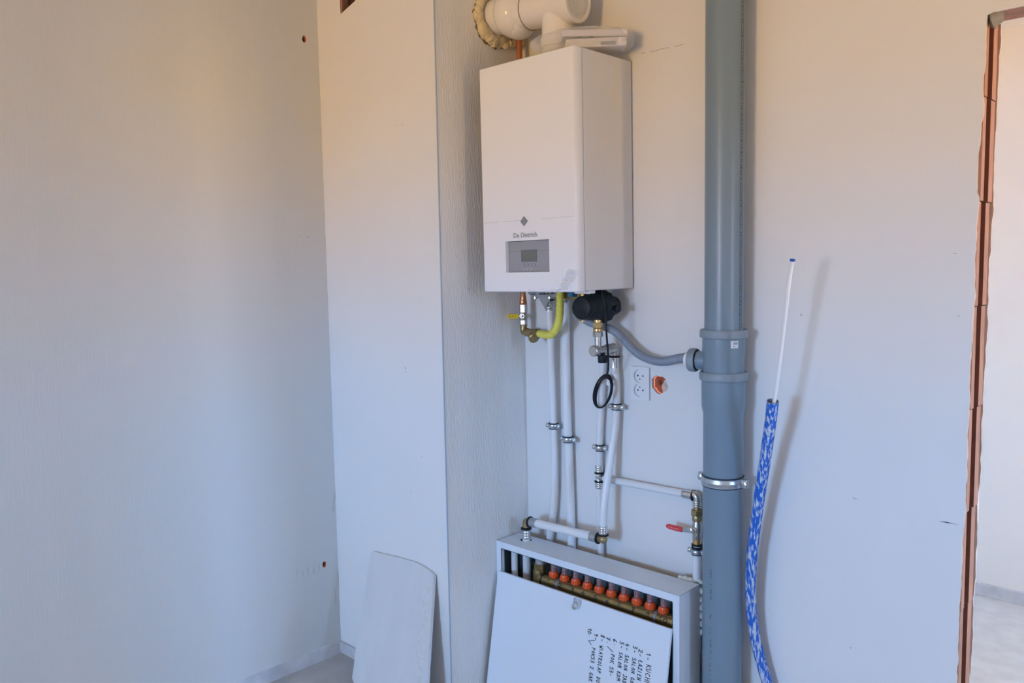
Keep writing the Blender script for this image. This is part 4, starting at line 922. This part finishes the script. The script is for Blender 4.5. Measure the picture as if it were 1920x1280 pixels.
# stroke lettering
G = {'1': [[(.1, .7), (.35, 1), (.35, 0)]], '2': [[(.05, .8), (.2, 1), (.45, .95), (.5, .7), (.05, .05), (.25, .1), (.6, 0)]], '3': [[(.05, .95), (.4, 1), (.45, .8), (.2, .55), (.5, .45), (.45, .1), (.1, 0)]],
     '4': [[(.3, 1), (.05, .45), (.55, .45)], [(.4, .65), (.35, 0)]], '5': [[(.5, 1), (.15, .95), (.1, .6), (.4, .6), (.5, .3), (.35, .02), (.05, .05)]], '6': [[(.45, 1), (.15, .6), (.05, .2), (.25, 0), (.5, .2), (.35, .45), (.1, .3)]],
     '7': [[(.05, .95), (.5, 1), (.25, 0)], [(.15, .5), (.45, .52)]], '8': [[(.45, .9), (.2, 1), (.1, .8), (.45, .3), (.3, 0), (.1, .2), (.45, .75), (.45, .9)]], '9': [[(.5, .75), (.25, .6), (.1, .8), (.3, 1), (.5, .85), (.4, 0)]], '0': [[(.3, 1), (.05, .6), (.15, .05), (.45, .1), (.55, .6), (.3, 1)]],
     '-': [[(.1, .45), (.45, .5)]], '.': [[(.2, .4), (.28, .45)]], '/': [[(0, 0), (.6, 1.3)]], 'V': [[(0, 1.3), (.5, -.2), (1.0, .5)]], ' ': [],
     'K': [[(.05, 1), (.1, 0)], [(.6, 1), (.1, .45), (.65, -.05)]], 'U': [[(.05, 1), (.1, .1), (.4, .05), (.5, 1)]], 'C': [[(.5, .85), (.25, 1), (.05, .5), (.2, .05), (.5, .1)]], 'H': [[(.08, 1), (.08, 0)], [(.5, 1), (.5, 0)], [(.08, .5), (.5, .55)]],
     'N': [[(.05, 0), (.1, 1), (.45, .05), (.5, 1)]], 'L': [[(.1, 1), (.08, .02), (.5, .05)], [(-.02, .4), (.3, .7)]], 'A': [[(.02, 0), (.28, 1), (.52, 0)], [(.1, .4), (.45, .42)]], 'Z': [[(.05, .95), (.5, 1), (.05, .02), (.55, .05)]],
     'I': [[(.2, 1), (.2, 0)]], 'E': [[(.5, 1), (.1, .95), (.1, .02), (.5, 0)], [(.1, .5), (.42, .52)]], 'S': [[(.5, .9), (.2, 1), (.08, .7), (.45, .4), (.4, .05), (.05, .05)]], 'O': [[(.28, .9), (.06, .5), (.2, .05), (.45, .2), (.45, .75), (.25, .9)]],
     'l': [[(.1, 1), (.1, .05), (.42, .08)]], 'G': [[(.5, .85), (.2, 1), (.05, .45), (.25, .02), (.5, .15), (.5, .45), (.3, .45)]], 'J': [[(.45, 1), (.42, .1), (.2, -.05), (.05, .15)], [(.2, 1), (.6, 1)]], 'M': [[(.03, 0), (.1, 1), (.3, .4), (.5, 1), (.58, 0)]],
     'P': [[(.1, 0), (.1, 1), (.45, .9), (.42, .55), (.1, .5)]], 'R': [[(.1, 0), (.1, 1), (.45, .85), (.1, .5), (.5, 0)]], 'T': [[(0, 1), (.55, .98)], [(.28, 1), (.25, 0)]], 'W': [[(.02, 1), (.15, 0), (.3, .6), (.45, 0), (.6, 1)]], 'D': [[(.1, 0), (.1, 1), (.45, .7), (.45, .25), (.1, 0)]], 'Y': [[(.05, 1), (.28, .5)], [(.52, 1), (.2, 0)]]}
def strokes(mb, text, org, u, v, nrm, size, adv, wdt, thick=.0003, jit=.05):
    x = 0
    for ch in text:
        for pl_ in G.get(ch, []):
            pts = [org+u*((x+a*(1+random.uniform(-jit, jit)))*size)+v*((b+random.uniform(-jit, jit))*size) for a, b in pl_]
            for a, b in zip(pts[:-1], pts[1:]):
                d = b-a
                if d.length < 1e-6: continue
                w = nrm.cross(d).normalized()
                mb.obox((a+b)/2+nrm*thick, d*.5+d.normalized()*wdt*.4, w*wdt*.5, nrm*thick)
        x += adv
    return mb
random.seed(11)
nump = [(1029, 1089), (1051, 1097), (1074, 1103), (1094, 1110), (1117, 1117), (1140, 1126), (1161, 1132), (1188, 1140), (1215, 1148), (1239, 1158)]
for i, (a, b) in enumerate(nump):
    p = wy(a, b, -myy+mr_*.9); th = math.radians(23); mm = strokes(MB(), str(i+1), Vector((p.x-.009, 0, -.0065)), Vector((2.0, 0, 0)), Vector((0, 0, 1)), Vector((0, -1, 0)), .0130, .66, .0021)
    mm.v = [Vector((q.x, myy-math.cos(th+q.z/mr_)*(mr_+.0003-q.y), mz+math.sin(th+q.z/mr_)*(mr_+.0003-q.y))) for q in mm.v]
    mm.build('numeral', 'ink', mf, smooth=False)
# door leaning against the cabinet front
door = thing('cabinet_door', 'white cabinet door leaning against the manifold cabinet, with handwritten list', 'door panel', (-1.615, -.25, 0))
dth = .011; dx0, dx1, dzt = -1.967, -1.264, .427
dt = Vector((0, -.181, dzt)); db = Vector((0, -.256, .002)); vdir = (dt-db).normalized(); dn = Vector((1, 0, 0)).cross(vdir)
if dn.y > 0: dn = -dn
DH = (dt-db).length
cf = Vector(((dx0+dx1)/2, (dt.y+db.y)/2, (dt.z+db.z)/2))
MB().obox(cf-dn*dth/2, ((dx1-dx0)/2, 0, 0), vdir*DH/2, dn*dth/2).build('sheet', 'cabinet_white', door, bevel=.0012)
pl0 = cf
def ond(px, py): return onp(px, py, pl0, dn)
lk = ond(1083, 1135)
m = MB(); m.lathe(lk, dn, [(0, .0120), (.002, .0120), (.006, .0105), (.018, .0105), (.019, .007)], 18)
lock = m.build('lock', 'chrome', door)
m = MB(); 
for s in (-1, 1): m.obox(lk+dn*.011+Vector((s*.009+.004, 0, 0))+vdir*.014, (.0016, 0, 0), vdir*.010, dn*.004)
m.obox(lk+dn*.011+Vector((.004, 0, 0))+vdir*.007, (.010, 0, 0), vdir*.0025, dn*.003)
m.build('lock_cam', 'chrome', lock, smooth=False)
hw = MB(); U = -vdir; Vv = Vector((1, 0, 0)); Hh = .0145
wl_ = [((1216, 1224), '1-', None, ''), ((1201, 1217.5), '2-', None, ''), ((1190.6, 1210.6), '3-', None, ''), ((1176, 1206), '4-', None, ''), ((1166, 1202.5), '5-', None, ''), ((1153, 1198), '6.', None, ''), ((1140, 1194), '7.', None, ''), ((1130, 1190), '8-', None, ''), ((1117.5, 1187), '9-', None, ''), ((1105.6, 1177), '10.', None, '')]
for (a, b), s, _, _ in wl_: strokes(hw, s, ond(a, b)-Vv*Hh*.45, U, Vv, dn, Hh, .85 if s != '10.' else .6, .0020)
for (a, b), s, h in (((1216, 1246), 'KUCHN', .0165), ((1201, 1238), 'LAZIEN', .0135), ((1189, 1233), 'SAlON GO', .0130), ((1175, 1227.5), 'SAlON JAD', .0130), ((1164, 1222.5), 'SAlON KOM', .0130), ((1143, 1213), '/', .0165), ((1149, 1226), 'POK 53-', .0130), ((1127.5, 1210), 'WIATROlAP DU', .0130), ((1109, 1198), 'V', .0160), ((1113, 1214), 'POK53 2 GAR', .0130)):
    strokes(hw, s, ond(a, b)-Vv*h*.45, U, Vv, dn, h, .74, .0019)
hw.build('handwriting', 'ink', door, smooth=False)
# foam squeezed out beside the cabinet
fo = thing('expanding_foam', 'pale foam dabs behind the right end of the manifold cabinet', 'foam', (-1.25, -.04, .5))
m = MB()
for i, (a, b) in enumerate(((1278, 1083), (1286, 1084), (1293, 1086), (1298, 1089), (1311, 1088), (1315, 1092))): m.blob(wy(a, b, .040), .010 if i < 4 else .007, (1.2, 1, .8), .45, 1.8, 2, i+30)
for i in range(6): m.blob(Vector((KX1+.004, -.052, ctop-.02-i*.025)), .008, (.7, 1, 1.5), .4, 1.6, 2, 50+i)
m.build('foam_bead', 'foam_pale', fo)

# ------------------------------------------------------------------ plasterboard offcut leaning on the shaft
brd = thing('plasterboard_offcut', 'torn plasterboard offcut leaning on the wall in the left corner', 'plasterboard', (-2.2, -.45, 0))
bt = Vector((0, YS-.0155, .452)); bb_ = Vector((0, -.512, .0)); bv = (bt-bb_).normalized(); bn = Vector((1, 0, 0)).cross(bv)
if bn.y > 0: bn = -bn
bP = Vector((-2.2, bt.y, bt.z))
outl = [(660, 1270), (663, 1250), (668, 1210), (676, 1160), (684, 1110), (691, 1060), (696, 1036), (700, 1033), (712, 1037), (726, 1040), (740, 1043), (752, 1046), (762, 1049), (775, 1052), (786, 1057), (796, 1063), (806, 1070), (813, 1078)]
P2 = [onp(a, b, bP, bn) for a, b in outl]
xr_t = P2[-1].x; rbx = onp(800, 1280, bP, bn)
edge = []
for i in range(1, 26):
    k = i/26; zq = P2[-1].z*(1-k); xq = xr_t+(rbx.x-xr_t)*(P2[-1].z-zq)/max(.001, (P2[-1].z-rbx.z)); edge.append((xq+.0016*pnoise(Vector((i*2.3, 0, 0))), zq))
loop = P2[:]
for xq, zq in edge: loop.append(Vector((xq, bP.y+(zq-bP.z)/bv.z*bv.y, zq)))
loop.append(Vector((edge[-1][0], bb_.y, .0))); loop.append(Vector((P2[0].x+.02, bb_.y, .0))); loop.append(Vector((P2[0].x+.003, bb_.y+.003, .012)))
fs_ = MB(); fs_.cur = 0
n = len(loop); back = [p-bn*.0125 for p in loop]
fs_.add(loop, [tuple(range(n))]); fs_.add(back, [tuple(reversed(range(n)))])
fs_.cur = 1
for i in range(n): fs_.add([loop[i], loop[(i+1) % n], back[(i+1) % n], back[i]], [(0, 1, 2, 3)])
fs_.build('board', ['board_paper', 'board_core'], brd, smooth=False)
m = MB()
q = [onp(a, b, bP, bn) for a, b in ((796, 1090), (812, 1079), (803, 1160), (795, 1240), (789, 1290), (775, 1290), (783, 1200))]
m.prism([q[0], q[1], q[2], q[3], q[4], q[5], q[6]], bn*.0006); m.build('paper_flap', 'board_core', brd, smooth=False)

# ------------------------------------------------------------------ blue conduit with white cable
cd = smooth_path([wy(1449, 752, .139), wy(1445, 790, .125), wy(1437, 845, .104), wy(1428, 905, .088), wy(1419, 965, .077), wy(1411, 1030, .068), wy(1407.5, 1090, .060), wy(1409, 1145, .052), wy(1417, 1200, .044), wy(1431, 1255, .038), wy(1447, 1305, .034), wy(1456, 1345, .032), wy(1461, 1395, .032), Vector((wy(1461, 1395, .032).x+.002, -.032, 0.001))], 8)
con = thing('blue_conduit', 'plaster-smeared blue conduit sticking up in front of the wall right of the stack', 'conduit', (cd[-1].x, cd[-1].y, cd[-1].z))
MB().tube(cd, .0152, 20, caps=False).build('tube', 'conduit_blue', con)
MB().tube(list(cd[:10]), .0136, 20, caps=False).tube([cd[8], cd[10]], .0136, 20).build('inner_lining', 'conduit_inside', con)
dtop = (cd[0]-cd[1]).normalized()
MB().lathe(cd[0]-dtop*.0005, dtop, [(0, .0152), (.0012, .0152), (.0012, .0136), (0, .0136)], 24, cap0=False, cap1=False).build('cut_rim', 'conduit_inside', con)
wc = smooth_path([cd[4], wy(1451.5, 755, .139), wy(1459, 700, .147), wy(1466, 645, .155), wy(1472.5, 590, .163), wy(1477, 545, .171), wy(1481.5, 510, .178), wy(1486, 487, .184)], 6)
rr_ = [.0050]*len(wc)
for i in range(len(wc)): 
    k = i/(len(wc)-1); rr_[i] = .0050 if k < .6 else .0058
cw = thing('white_cable', 'thin white cable rising out of the blue conduit, blue at its cut end', 'cable', (cd[0].x, cd[0].y, cd[0].z))
MB().tube(wc, .005, 14, rr_).build('sheath', 'cable_white', cw)
dd = (wc[-1]-wc[-2]).normalized()
MB().lathe(wc[-1]-dd*.003, dd, [(0, .0062), (.004, .0068), (.0045, .0065), (.0045, .003), (.003, .0025)], 16).build('blue_end', 'cable_blue', cw)

for o in bpy.data.objects:
    if '_o' in o: del o['_o']
